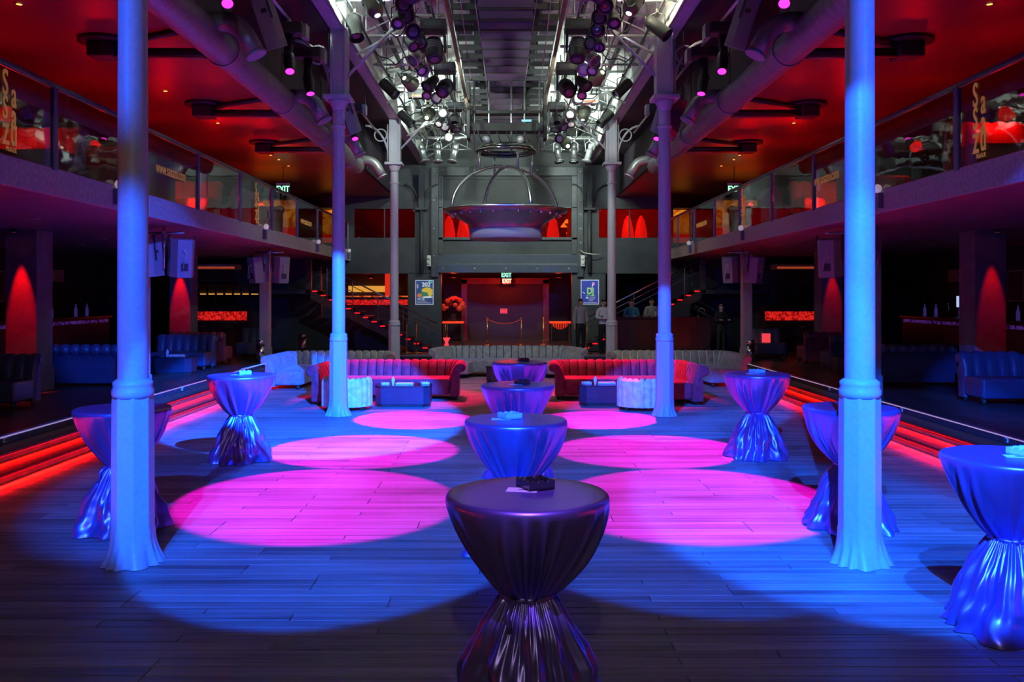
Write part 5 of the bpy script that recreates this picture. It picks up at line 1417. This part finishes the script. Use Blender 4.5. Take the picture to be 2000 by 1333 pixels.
# ---- speaker pairs hung under the balcony edges
for s, side in ((-1, 'left'), (1, 'right')):
    for k, y in enumerate((15.6, 22.6)):
        x = s * (5.98 if k == 0 else 6.0)
        fr_ = thing('speaker_frame', '%s chrome cross bar holding two speakers under the %s balcony' % (('nearer', 'farther')[k], side), 'bracket', (x, y, ZB0), 'cross bars of the speaker pairs')
        MB().tube([(x, y, ZB0), (x, y, ZB0 - 0.75)], 0.02, 8).build('stem', CHROME, fr_)
        MB().tube([(x - 0.36, y + 0.05, ZB0 - 0.12), (x + 0.36, y - 0.05, ZB0 - 0.12)], 0.022, 8).build('bar', CHROME, fr_)
        MB().tube([(x - 0.1, y + 0.3, ZB0 - 0.12), (x + 0.1, y - 0.3, ZB0 - 0.12)], 0.018, 8).build('bar', CHROME, fr_)
        for q, a in ((-1, 150), (1, -150)):
            lab = '%s speaker of the %s pair under the %s balcony' % (('left', 'right')[q > 0], ('nearer', 'farther')[k], side)
            c = thing('club_speaker', lab, 'speaker', (x + q * 0.31, y, ZB0 - 0.9), 'speaker pairs under the balconies')
            M = T((x + q * 0.31, y, ZB0 - 0.56), rx=R(-7), rz=R(180 + q * 34))
            cabinet(c, M, 0.40, 0.66, 0.38)
            for e in (-1, 1):
                MB().tube([tuple(M @ Vector((e * 0.215, -0.04, -0.05))), tuple(M @ Vector((e * 0.215, -0.04, 0.40)))], 0.016, 4).build('bracket', RIGB, c)
            MB().tube([tuple(M @ Vector((0.02, 0.2, -0.12))), tuple(M @ Vector((0.06, 0.27, -0.2))), tuple(M @ Vector((0.0, 0.26, 0.1))), (x, y, ZB0 - 0.1)], 0.01, 5).build('cable', mat('grey cable'), c)

# ---- bars along the sides under the balconies
BARTOP = mat('dark bar top', (0.05, 0.03, 0.03), 0.2)
GLOWR = glow('red glowing bar front', (1.0, 0.02, 0.015), 0.75, c2=(0.18, 0.003, 0.002), scale=9)
for s, side in ((-1, 'left'), (1, 'right')):
    # far bar, facing the camera
    x0, x1 = (min(s * 8.2, s * 10.6), max(s * 8.2, s * 10.6)); y = 28.2
    b = thing('bar_counter', 'far bar with a red glowing front under the %s balcony' % side, 'bar', ((x0 + x1) / 2, y, ZP))
    MB().box(x0, x1, y, y + 0.6, ZP, 1.72).build('body', mat('dark red timber', (0.08, 0.02, 0.02), 0.4), b)
    MB().box(x0, x1, y - 0.01, y, 1.32, 1.60).build('glowing_band', GLOWR, b)
    MB().box(x0 - .05, x1 + .05, y - 0.12, y + 0.65, 1.72, 1.78).build('top', BARTOP, b, bevel=0.01)
    MB().tube([(x0, y - 0.16, 1.25), (x1, y - 0.16, 1.25)], 0.025, 8).build('rail', RIGB, b)
    for k in range(3):
        xx = x0 + 0.3 + k * 0.8
        st = thing('bar_stool', '%s bar stool from the inside at the far %s bar' % (('first', 'second', 'third')[k if s < 0 else k], side), 'stool', (xx, y - 0.45, ZP), 'bar stools')
        MB().lathe([(0.18, ZP + 0.001), (0.18, ZP + 0.02), (0.02, ZP + 0.04)], 14, T((xx, y - 0.45, 0))).build('foot', RIGB, st)
        MB().lathe([(0.025, ZP + 0.03), (0.025, 1.08)], 10, T((xx, y - 0.45, 0))).build('post', RIGB, st)
        MB().lathe([(0.16, 1.08), (0.18, 1.11), (0.17, 1.16), (0.0, 1.17)], 16, T((xx, y - 0.45, 0))).build('seat', BLACK, st)
    # warm shelf light behind it
    sh = thing('back_shelf', 'back bar shelf with a warm strip light at the far %s' % side, 'shelf', ((x0 + x1) / 2, y + 1.5, ZP))
    MB().box(x0, x1, y + 1.3, y + 1.6, ZP, 3.1).build('case', mat('dark shelf timber', (0.10, 0.06, 0.035), 0.5), sh)
    for z in (2.1, 2.45): MB().box(x0, x1, y + 1.05, y + 1.3, z, z + 0.03).build('shelf_board', mat('dark shelf timber'), sh)
    MB().box(x0, x1, y + 1.26, y + 1.3, 2.14, 2.17).build('strip_light', glow('warm shelf strip', (1.0, 0.5, 0.1), 1.0) if s < 0 else mat('ochre panel', (0.55, 0.36, 0.22), 0.6), sh)
    for k in range(8):
        xx = x0 + 0.2 + k * 0.28
        t = thing('bottle', '%s bottle from the outer end on the far %s bar shelf' % (ORD[k].replace('nearest', 'first'), side), 'bottle', (xx, y + 1.17, 2.13), 'bottles on the far bar shelves')
        MB().lathe([(0.04, 2.131), (0.04, 2.3), (0.015, 2.36), (0.015, 2.42)], 10, T((xx, y + 1.17, 0))).build('body', GLS, t)
        MB().lathe([(0.017, 2.42), (0.017, 2.445)], 8, T((xx, y + 1.17, 0))).build('cap', BRASS, t)
    # light box over it
    lb = thing('light_panel', 'pale flat panel hanging over the far %s bar' % side, 'light panel', (s * 9.3, 28, 3.0))
    MB().box(min(s * 8.4, s * 10.2), max(s * 8.4, s * 10.2), 27.6, 28.3, 2.92, 3.08).build('case', mat('ochre panel', (0.55, 0.36, 0.22), 0.6), lb)
    MB().box(min(s * 8.4, s * 10.2), max(s * 8.4, s * 10.2), 27.59, 27.6, 2.94, 3.0).build('lit_edge', glow('dim red edge', (0.8, 0.12, 0.04), 0.35), lb)
    for e in (8.6, 10.0): MB().tube([(s * e, 27.9, 3.08), (s * e, 27.9, ZB0)], 0.012, 5).build('hanger', RIGB, lb)
    # long side bar
    x0, x1 = (min(s * 10.9, s * 11.6), max(s * 10.9, s * 11.6))
    b = thing('side_bar', 'long dark side bar with violet glints under the %s balcony' % side, 'bar', (s * 11.2, 20, ZP))
    MB().box(x0, x1, 16.5, 24.5, ZP, 1.5).build('body', mat('dark bar front', (0.03, 0.02, 0.035), 0.35), b)
    xa = s * 10.86
    MB().box(min(xa, s * 11.65), max(xa, s * 11.65), 16.4, 24.6, 1.5, 1.56).build('top', BARTOP, b, bevel=0.01)
    MB().box(s * 10.895 - 0.004, s * 10.895 + 0.004, 16.6, 24.4, 1.38, 1.46).build('violet_band', glow('violet bar band', (0.18, 0.05, 0.5), 0.25, c2=(0.01, 0.0, 0.04), scale=5), b)
    for k in range(12):
        yy = 17 + k * 0.62
        t = thing('bottle', '%s bottle from the camera standing on the %s side bar' % (ORD[k], side), 'bottle', (s * 11.2, yy, 1.56), 'bottles on the side bars')
        MB().lathe([(0.04, 1.561), (0.04, 1.75), (0.015, 1.82), (0.015, 1.88)], 10, T((s * 11.2, yy, 0))).build('body', mat('violet glass', (0.2, 0.1, 0.35), 0.1, emit=(0.2, 0.1, 0.8), estr=0.12) if k % 3 else GLS, t)
        MB().lathe([(0.017, 1.88), (0.017, 1.905)], 8, T((s * 11.2, yy, 0))).build('cap', CHROME, t)
    # orange lamps on it
    t = thing('bar_lamp', 'low orange lamp on the %s side bar' % side, 'lamp', (s * 11.2, 16.75, 1.56))
    MB().lathe([(0.10, 1.561), (0.10, 1.6), (0.03, 1.64)], 14, T((s * 11.2, 16.75, 0))).build('foot', BRASS, t)
    MB().lathe([(0.2, 1.66), (0.22, 1.72), (0.16, 1.78), (0.03, 1.8)], 16, T((s * 11.2, 16.75, 0))).build('shade', glow('orange lamp shade', (1.0, 0.22, 0.03), 0.8), t)
    MB().tube([(s * 11.2, 16.75, 1.62), (s * 11.2, 16.75, 1.68)], 0.015, 6).build('stem', BRASS, t)
    # pictures and signs on the far side wall
    yy = 21.0; xx = s * 12.95
    t = thing('red_sign', 'red lit sign board high on the %s side wall' % side, 'sign', (xx, yy, 2.75))
    MB().box(xx - 0.03, xx + 0.03, yy - 0.75, yy + 0.75, 2.72, 2.98).build('board', glow('red sign board', (0.9, 0.03, 0.02), 0.55, c2=(0.3, 0.01, 0.01), scale=8), t)
    MB().box(xx - 0.04, xx + 0.04, yy - 0.8, yy + 0.8, 2.98, 3.02).build('cap_rail', BLACK, t)
    yy = 22.6
    t = thing('tall_picture', 'tall narrow framed picture on the %s side wall' % side, 'picture', (xx, yy, 1.9))
    MB().box(xx - 0.03, xx + 0.03, yy - 0.35, yy + 0.35, 1.95, 2.75).build('frame', mat('grey picture frame', (0.4, 0.36, 0.33), 0.4), t)
    MB().box(xx - 0.036, xx + 0.036, yy - 0.31, yy + 0.31, 1.99, 2.71).build('image', mat('brown calligraphy', (0.12, 0.06, 0.05), 0.5, var=0.9, scale=10), t)
    yy = 25.2
    t = thing('wall_panel_light', 'ochre flat panel on the %s side wall' % side, 'light panel', (xx, yy, 2.5))
    MB().box(xx - 0.05, xx + 0.05, yy - 0.8, yy + 0.8, 2.5, 2.85).build('case', mat('ochre panel'), t)
    MB().box(xx - 0.055, xx + 0.055, yy - 0.85, yy + 0.85, 2.85, 2.88).build('cap_rail', BLACK, t)

# red light card on the right platform sofa, till screen on the right bar
t = thing('table_card', 'red glowing card standing on the far right platform sofa', 'card', (7.45, 25.5, ZP + 0.43))
MB().cbox(7.45, 25.5, ZP + 0.43 + 0.14, 0.24, 0.02, 0.26).build('sheet', glow('red notice'), t)
MB().cbox(7.45, 25.52, ZP + 0.435, 0.24, 0.1, 0.01).build('foot', BLACK, t)
t = thing('till_screen', 'small bright till screen behind the right side bar', 'screen', (11.5, 22.5, 1.56))
MB().cbox(11.5, 22.5, 1.95, 0.05, 0.4, 0.34).build('case', BLACK, t, bevel=0.01)
MB().box(11.46, 11.474, 22.34, 22.66, 1.81, 2.09).build('screen', glow('pale screen', (0.5, 0.65, 1.0), 0.9), t)
MB().tube([(11.5, 22.5, 1.56), (11.5, 22.5, 1.8)], 0.03, 8).build('stand', BLACK, t)
# bar seen through the left back opening
t = thing('foyer_bar', 'bar with orange lamps seen through the left back opening', 'bar', (-5.0, 34.3, ZP))
MB().box(-6.6, -2.9, 34.0, 34.5, ZP, 2.05).build('body', mat('dark bar front'), t)
MB().box(-6.6, -2.9, 33.99, 34.0, 1.75, 1.95).build('glowing_band', GLOWR, t)
MB().box(-6.6, -2.9, 33.9, 34.6, 2.05, 2.1).build('top', glow('amber bar edge', (1.0, 0.2, 0.03), 0.7, c2=(0.2, 0.01, 0.0), scale=6), t)
MB().box(-6.4, -4.4, 36.2, 36.4, 2.25, 2.5).build('back_light', glow('amber back light', (1.0, 0.45, 0.06), 0.7), t)
MB().box(-4.75, -4.5, 35.0, 35.1, 2.1, 3.0).build('red_post', glow('red post glow', (0.8, 0.03, 0.01), 0.7), t)


# ---- glowing pictures on the upper back wall and balcony ends
ART1 = glow('orange picture glow', (1.0, 0.32, 0.02), 0.7, c2=(0.45, 0.04, 0.0), scale=3.2)
for s, side in ((-1, 'left'), (1, 'right')):
    for k, (xa, xb, yy) in enumerate(((6.4, 5.85, 31.1), (7.9, 6.6, 28.0))):
        x0, x1 = min(s * xa, s * xb), max(s * xa, s * xb)
        t = thing('glowing_picture', '%s orange glowing picture at the end of the %s balcony' % (('far narrow', 'wide')[k], side), 'picture', ((x0 + x1) / 2, yy, 4.2), 'orange glowing pictures')
        MB().box(x0, x1, yy, yy + 0.05, 4.25, 5.1).build('image', ART1, t)
        MB().box(x0, x1, yy, yy + 0.05, 3.95, 4.25).build('red_base', glow('red base glow', (1.0, 0.02, 0.01), 0.6), t)
        MB().box(x0 - 0.05, x1 + 0.05, yy + 0.02, yy + 0.1, ZB1, 5.16).build('back_board', BLACK, t)
        MB().box(x0 - 0.05, x1 + 0.05, yy - 0.45, yy + 0.1, 5.12, 5.16).build('added_light_hood', BLACK, t)  # added to block the picture's glow from the ceiling
# red room beyond the upper windows: glowing cones and lamps
for k, px in enumerate((877, 905, 1080, 1226, 1252)):
    a_ = at(px, 440, 34.5)
    t = thing('lounge_lamp', '%s red cone lamp from the left behind the upper windows' % (('first', 'second', 'third', 'fourth', 'fifth')[k]), 'lamp', (a_.x, 34.5, 3.46), 'red cone lamps of the upper lounge')
    MB().lathe([(0.26, 3.95), (0.24, 4.5), (0.15, 5.0), (0.04, 5.2)], 18, T((a_.x, 34.5, 0))).build('shade', glow('red cone glow', (1.0, 0.015, 0.01), 0.9), t)
    MB().lathe([(0.2, 3.455), (0.2, 3.5), (0.03, 3.53), (0.03, 3.95)], 14, T((a_.x, 34.5, 0))).build('stand', BLACK, t)
for k, (px, py) in enumerate(((1107, 432), (1101, 440), (1112, 452))):
    yy = 33.7 + 0.35 * k; a_ = at(px, py, yy)
    t = thing('pendant_lamp', '%s amber pendant at the right of the middle upper window' % (('top', 'middle', 'lowest')[k]), 'lamp', (a_.x, yy, a_.z), 'amber pendants')
    MB().lathe([(0.13, -0.08), (0.08, 0.0), (0.02, 0.07)], 12, T(tuple(a_))).build('shade', glow('amber pendant', (1.0, 0.3, 0.03), 1.5), t)
    MB().tube([tuple(a_ + Vector((0, 0, 0.06))), (a_.x, yy, 5.9)], 0.008, 5).build('cord', BLACK, t)
# ================================================================ PEOPLE
SKIN = mat('skin', (0.55, 0.34, 0.26), 0.5, var=0.05)
HAIRB = mat('brown hair', (0.10, 0.06, 0.035), 0.5, var=0.3, scale=40)
HAIRF = mat('fair hair', (0.50, 0.36, 0.20), 0.5, var=0.3, scale=40)
def body_mesh(joints, edges, radii):
    me = bpy.data.meshes.new('body'); me.from_pydata(joints, edges, [])
    o = bpy.data.objects.new('tmp_body', me); COL.objects.link(o)
    o.modifiers.new('skin', 'SKIN'); sub = o.modifiers.new('sub', 'SUBSURF'); sub.levels = 2
    sv = me.skin_vertices[0].data
    for i, r in enumerate(radii): sv[i].radius = r if isinstance(r, tuple) else (r, r)
    sv[0].use_root = True
    o.modifiers['skin'].use_smooth_shade = True
    dg = bpy.context.evaluated_depsgraph_get(); dg.update()
    res = bpy.data.meshes.new_from_object(o.evaluated_get(dg))
    bpy.data.objects.remove(o)
    return res
def person(label, x, y, z0, face_rz, top_m, leg_m, hair_m, scale=1.0, arms='crossed', long_sleeve=True, hair_long=False):
    t = thing('person', label, 'person', (x, y, z0), None, face_rz)
    t.scale = (scale, scale, scale)
    # faces local -Y ; about 1.70 m
    J = [(0, 0, 0.92), (0, 0.01, 1.08), (0, 0.0, 1.25), (0, 0.01, 1.40), (0, 0.0, 1.47), (0, -0.015, 1.53), (0, -0.02, 1.59), (0, -0.015, 1.665)]
    Rr = [(0.135, 0.10), (0.115, 0.085), (0.14, 0.10), (0.11, 0.075), (0.05, 0.05), (0.062, 0.072), (0.076, 0.09), (0.068, 0.082)]
    E = [(0, 1), (1, 2), (2, 3), (3, 4), (4, 5), (5, 6), (6, 7)]
    def chain(start, pts, rs):
        p = start
        for q, r in zip(pts, rs):
            J.append(q); Rr.append(r); E.append((p, len(J) - 1)); p = len(J) - 1
        return p
    hands = []
    for s in (-1, 1):
        if arms == 'crossed':
            pts = [(s * 0.17, 0.0, 1.40), (s * 0.235, -0.03, 1.14), (s * 0.06, -0.20, 1.15 + 0.03 * s), (-s * 0.09, -0.215, 1.17 + 0.03 * s)]
        elif arms == 'rest':
            pts = [(s * 0.17, 0.0, 1.40), (s * 0.23, 0.0, 1.13), (s * 0.17, -0.22, 1.18), (s * 0.15, -0.31, 1.185)]
        else:
            pts = [(s * 0.17, 0.0, 1.40), (s * 0.22, 0.02, 1.12), (s * 0.23, -0.03, 0.88), (s * 0.225, -0.045, 0.80)]
        w = chain(3, pts, [0.058, 0.045, 0.033, 0.036])
        d = (Vector(pts[3]) - Vector(pts[2])).normalized(); side_v = d.cross(Vector((0, 0, 1)))
        if side_v.length < 0.1: side_v = Vector((1, 0, 0))
        side_v.normalize(); up = side_v.cross(d)
        base = Vector(pts[3])
        for f in range(4):
            off = side_v * (0.024 - 0.016 * f)
            L = (0.045, 0.055, 0.052, 0.04)[f]
            chain(w, [tuple(base + off + d * 0.03), tuple(base + off + d * (0.03 + L * .6) - up * 0.008), tuple(base + off + d * (0.03 + L) - up * 0.022)], [0.011, 0.009, 0.008])
        chain(w, [tuple(base + side_v * 0.03 - d * 0.01), tuple(base + side_v * 0.045 + d * 0.025)], [0.012, 0.009])
        chain(0, [(s * 0.085, 0, 0.84), (s * 0.10, -0.01, 0.48), (s * 0.105, 0.02, 0.10), (s * 0.11, -0.05, 0.035), (s * 0.115, -0.14, 0.03)], [(0.088, 0.088), 0.06, 0.04, (0.04, 0.036), (0.035, 0.025)])
    me = body_mesh(J, E, Rr)
    me.materials.clear(); me.materials.append(SKIN)
    b = bpy.data.objects.new('body', me); COL.objects.link(b); b.parent = t
    # clothing: slightly inflated copies of the skin where it is dressed
    def cloth(name, m, test, infl):
        bm = bmesh.new(); bm.from_mesh(me); bm.normal_update()
        nor = {v.index: v.normal.copy() for v in bm.verts}
        kill = [f for f in bm.faces if not test(f.calc_center_median())]
        bmesh.ops.delete(bm, geom=kill, context='FACES')
        bm.verts.ensure_lookup_table()
        for v in bm.verts: v.co += v.normal * infl
        m2 = bpy.data.meshes.new(name); bm.to_mesh(m2); bm.free()
        m2.materials.clear(); m2.materials.append(m)
        for p in m2.polygons: p.use_smooth = True
        o = bpy.data.objects.new(name, m2); COL.objects.link(o); o.parent = t
        return o
    def is_hand(c):
        if arms == 'crossed': return 0.085 < abs(c.x) < 0.26 and c.y < -0.175 and c.z > 1.05 and c.z < 1.3
        if arms == 'rest': return c.y < -0.26
        return abs(c.x) > 0.17 and c.z < 0.9 and c.z > 0.6
    cloth('blouse', top_m, lambda c: 0.93 < c.z < 1.45 and not (is_hand(c)), 0.014)
    cloth('trousers', leg_m, lambda c: 0.09 < c.z < 0.98 and abs(c.x) < 0.2 and not is_hand(c), 0.012)
    cloth('shoes', BLACK, lambda c: c.z <= 0.10, 0.008)
    Z0 = Vector((0, 0, 0))
    # head details
    hc = Vector((0, -0.02, 1.595))
    rows = []
    for i in range(9):
        th = PI * i / 8
        rows.append([(hc.x + 0.082 * math.sin(th) * math.cos(q * PI / 8), hc.y + 0.02 + 0.098 * math.sin(th) * math.sin(q * PI / 8) + (0.012 if math.sin(q * PI / 8) > 0 else -0.0), hc.z + 0.025 + 0.108 * math.cos(th)) for q in range(16)])
    # hair cap: only back and top of the ellipsoid
    mb = MB(); mb.grid(rows, close_u=True)
    keep = []
    for f in mb.f:
        c = sum((mb.v[i] for i in f), Vector()) / len(f)
        if c.z > hc.z + 0.085 or c.y > hc.y + 0.02: keep.append(f)
    mb.f = keep; mb.sm = [True] * len(keep)
    h = mb.build('hair', hair_m, t, off=Z0)
    for s in (-1, 1):
        e = MB().lathe([(0.0, -0.010), (0.008, -0.006), (0.011, 0), (0.008, 0.006), (0.0, 0.010)], 10, T((s * 0.030, hc.y - 0.083, hc.z + 0.008))).build('eye', mat('eye white', (0.6, 0.6, 0.6), 0.2), t, off=Z0)
        MB().lathe([(0.0, -0.006), (0.0055, -0.003), (0.0055, 0.003), (0.0, 0.006)], 8, T((s * 0.030, hc.y - 0.092, hc.z + 0.008))).build('pupil', BLACK, e, off=Z0)
        MB().tube([(s * 0.016, hc.y - 0.088, hc.z + 0.03), (s * 0.045, hc.y - 0.082, hc.z + 0.03)], 0.004, 5).build('eyebrow', hair_m, t, off=Z0)
        MB().lathe([(0.0, -0.03), (0.014, -0.02), (0.018, 0.0), (0.014, 0.02), (0.0, 0.03)], 8, T((s * 0.076, hc.y + 0.01, hc.z))).build('ear', SKIN, t, off=Z0)
    MB().tube([(0, hc.y - 0.085, hc.z + 0.012), (0, hc.y - 0.108, hc.z - 0.025), (0, hc.y - 0.088, hc.z - 0.035)], [0.007, 0.012, 0.008], 8).build('nose', SKIN, t, off=Z0)
    MB().tube([(-0.024, hc.y - 0.080, hc.z - 0.058), (0, hc.y - 0.088, hc.z - 0.056), (0.024, hc.y - 0.080, hc.z - 0.058)], [0.004, 0.007, 0.004], 6).build('lips', mat('lips', (0.45, 0.15, 0.14), 0.4), t, off=Z0)
    return t
WBL = mat('white blouse cotton', (0.75, 0.76, 0.76), 0.7, var=0.05)
GBL = mat('grey blouse cotton', (0.35, 0.37, 0.38), 0.7, var=0.05)
TBL = mat('teal shirt cotton', (0.03, 0.22, 0.28), 0.7, var=0.1)
BLT = mat('black cloth', (0.015, 0.015, 0.018), 0.8)
person('person in a white blouse and black trousers standing with folded arms', 3.02, 27.5, ZP, R(8), WBL, BLT, HAIRB, 0.97)
person('person in a grey blouse and black trousers left of the white blouse', 2.35, 28.0, ZP, R(20), GBL, BLT, HAIRB, 0.98, 'down')
person('person in a teal shirt behind the black counter', 3.98, 28.2, ZP, R(-12), TBL, BLT, HAIRB, 0.97, 'rest')
person('person in a light grey shirt behind the black counter', 4.62, 28.22, ZP, R(10), GBL, BLT, HAIRB, 0.99, 'rest')
person('fair-haired person in black at the right end of the counter', 6.62, 27.4, ZP, R(15), BLT, BLT, HAIRF, 0.88, 'rest')

# ================================================================ LAMPS HUNG ABOVE AND BEHIND THE CAMERA
for k, (p, q, w, a, b) in enumerate(BLUE_SPOTS):
    c = thing('wash_light', '%s blue wash light hung behind the camera' % (('first', 'second', 'third', 'fourth', 'fifth', 'sixth', 'seventh', 'eighth', 'ninth', 'tenth', 'eleventh', 'twelfth', 'thirteenth')[k]), 'stage light', p, 'blue wash lights')
    M = aimM(p, Vector(q) - Vector(p))
    MB().lathe([(0.05, 0.3), (0.12, 0.28), (0.14, 0.1), (0.14, -0.02), (0.16, -0.03)], 18, M, cap=False).build('can', RIGB, c)
    MB().tube([(p[0], p[1], p[2] + 0.1), (p[0], p[1], 7.45 if abs(p[0]) < 3 else 6.7)], 0.015, 6).build('hanger', RIGB, c)
    dr = (Vector(q) - Vector(p)).normalized()
    spot('blue_beam', tuple(Vector(p) + dr * 0.06), q, BLUE, w, a, b, 0.035, c)

def rig_spot(loc, target, color, power, angle, blend, label, radius=0.03):
    c = thing('beam_light', label, 'stage light', loc, 'beam lights in the rig')
    d = Vector(target) - Vector(loc)
    M = aimM(loc, d)
    MB().lathe([(0.03, 0.16), (0.07, 0.15), (0.08, 0.05), (0.08, -0.02), (0.09, -0.03)], 14, M, cap=False).build('can', RIGB, c)
    MB().tube([tuple(Vector(loc) + Vector((0, 0, 0.05))), (loc[0], loc[1], 6.9 if abs(loc[0]) < 2.7 else 5.98)], 0.012, 5).build('hanger', RIGB, c)
    spot('beam', tuple(Vector(loc) + d.normalized() * 0.05), target, color, power, angle, blend, radius, c)
for s, side in ((-1, 'left'), (1, 'right')):
    rig_spot((s * 2.1, 20.1, 6.3), (s * 1.2, 21.3, 0.0), MAGENTA, 900, 30, 0.4, 'magenta spot over the low sofas on the %s' % side)
    # red on the crimson sofas
    rig_spot((s * 1.2, 21.0, 6.2), (s * 2.1, 18.7, 0.6), (1.0, 0.0, 0.12), 5000, 36, 0.5, 'red spot over the %s crimson sofa' % side)
    # red up-lights that wash the aisle ceiling and the balcony sofas
    for k, y in enumerate((11.6, 14.2, 17.0, 20.0, 24.0)):
        x = s * 6.3
        c = thing('floor_uplight', '%s red uplight from the camera on the floor of the %s balcony' % (ORD[k], side), 'uplight', (x, y + 0.3, ZB1), 'red uplights on the balconies')
        MB().lathe([(0.08, ZB1 + 0.001), (0.09, ZB1 + 0.06), (0.07, ZB1 + 0.07)], 14, T((x, y + 0.3, 0))).build('can', RIGB, c)
        spot('up_beam', (x, y + 0.3, ZB1 + 0.10), (s * 4.5, y + 0.4, ZC), RED, (60, 190, 220, 160, 5)[k], 82, 0.9, 0.06, c)
        point('sofa_glow', (x + s * 0.3, y + 0.2, ZB1 + 0.9), RED, 16, 0.1, c)
# lamps of the back rooms
def room_lamp(label, loc, color, power, ztop):
    c = thing('ceiling_lamp', label, 'ceiling lamp', loc)
    MB().lathe([(0.12, 0.0), (0.12, 0.05), (0.03, 0.07)], 14, T(loc)).build('shade', RIGB, c)
    MB().tube([(loc[0], loc[1], loc[2] + 0.06), (loc[0], loc[1], ztop)], 0.01, 5).build('stem', RIGB, c)
    point('lamp_light', (loc[0], loc[1], loc[2] - 0.1), color, power, 0.08, c)
room_lamp('red lamp in the foyer ceiling', (0, 33.4, 2.75), (1, 0.04, 0.015), 60, 3.0)
room_lamp('red lamp in the left foyer corner', (-1.9, 32.3, 2.75), (1, 0.05, 0.015), 28, 3.0)
room_lamp('red lamp in the right foyer corner', (1.9, 32.3, 2.75), (1, 0.05, 0.015), 20, 3.0)
room_lamp('red lamp in the middle upper lounge', (0, 33.5, 5.6), (1, 0.02, 0.01), 130, 5.9)
room_lamp('red lamp in the right upper lounge', (4.2, 33.5, 5.6), (1, 0.03, 0.01), 130, 5.9)
room_lamp('dim red lamp in the left upper lounge', (-4.2, 34.5, 5.6), (1, 0.02, 0.01), 14, 5.9)
room_lamp('red lamp over the left foyer bar', (-5.0, 33.0, 2.75), (1, 0.05, 0.015), 30, 3.0)
rig_spot((0.15, 1.2, 6.4), (0.11, 4.6, 0.9), (0.30, 0.12, 1.0), 2600, 7.6, 0.6, 'added violet spot over the nearest cocktail table')  # added spot, brightens this one table only
room_lamp('dim added fill lamp behind the camera', (0.0, -2.5, 6.6), (1.0, 0.93, 0.82), 260, 7.45)  # added unseen lamp, neutral fill for foreground floor and fascias
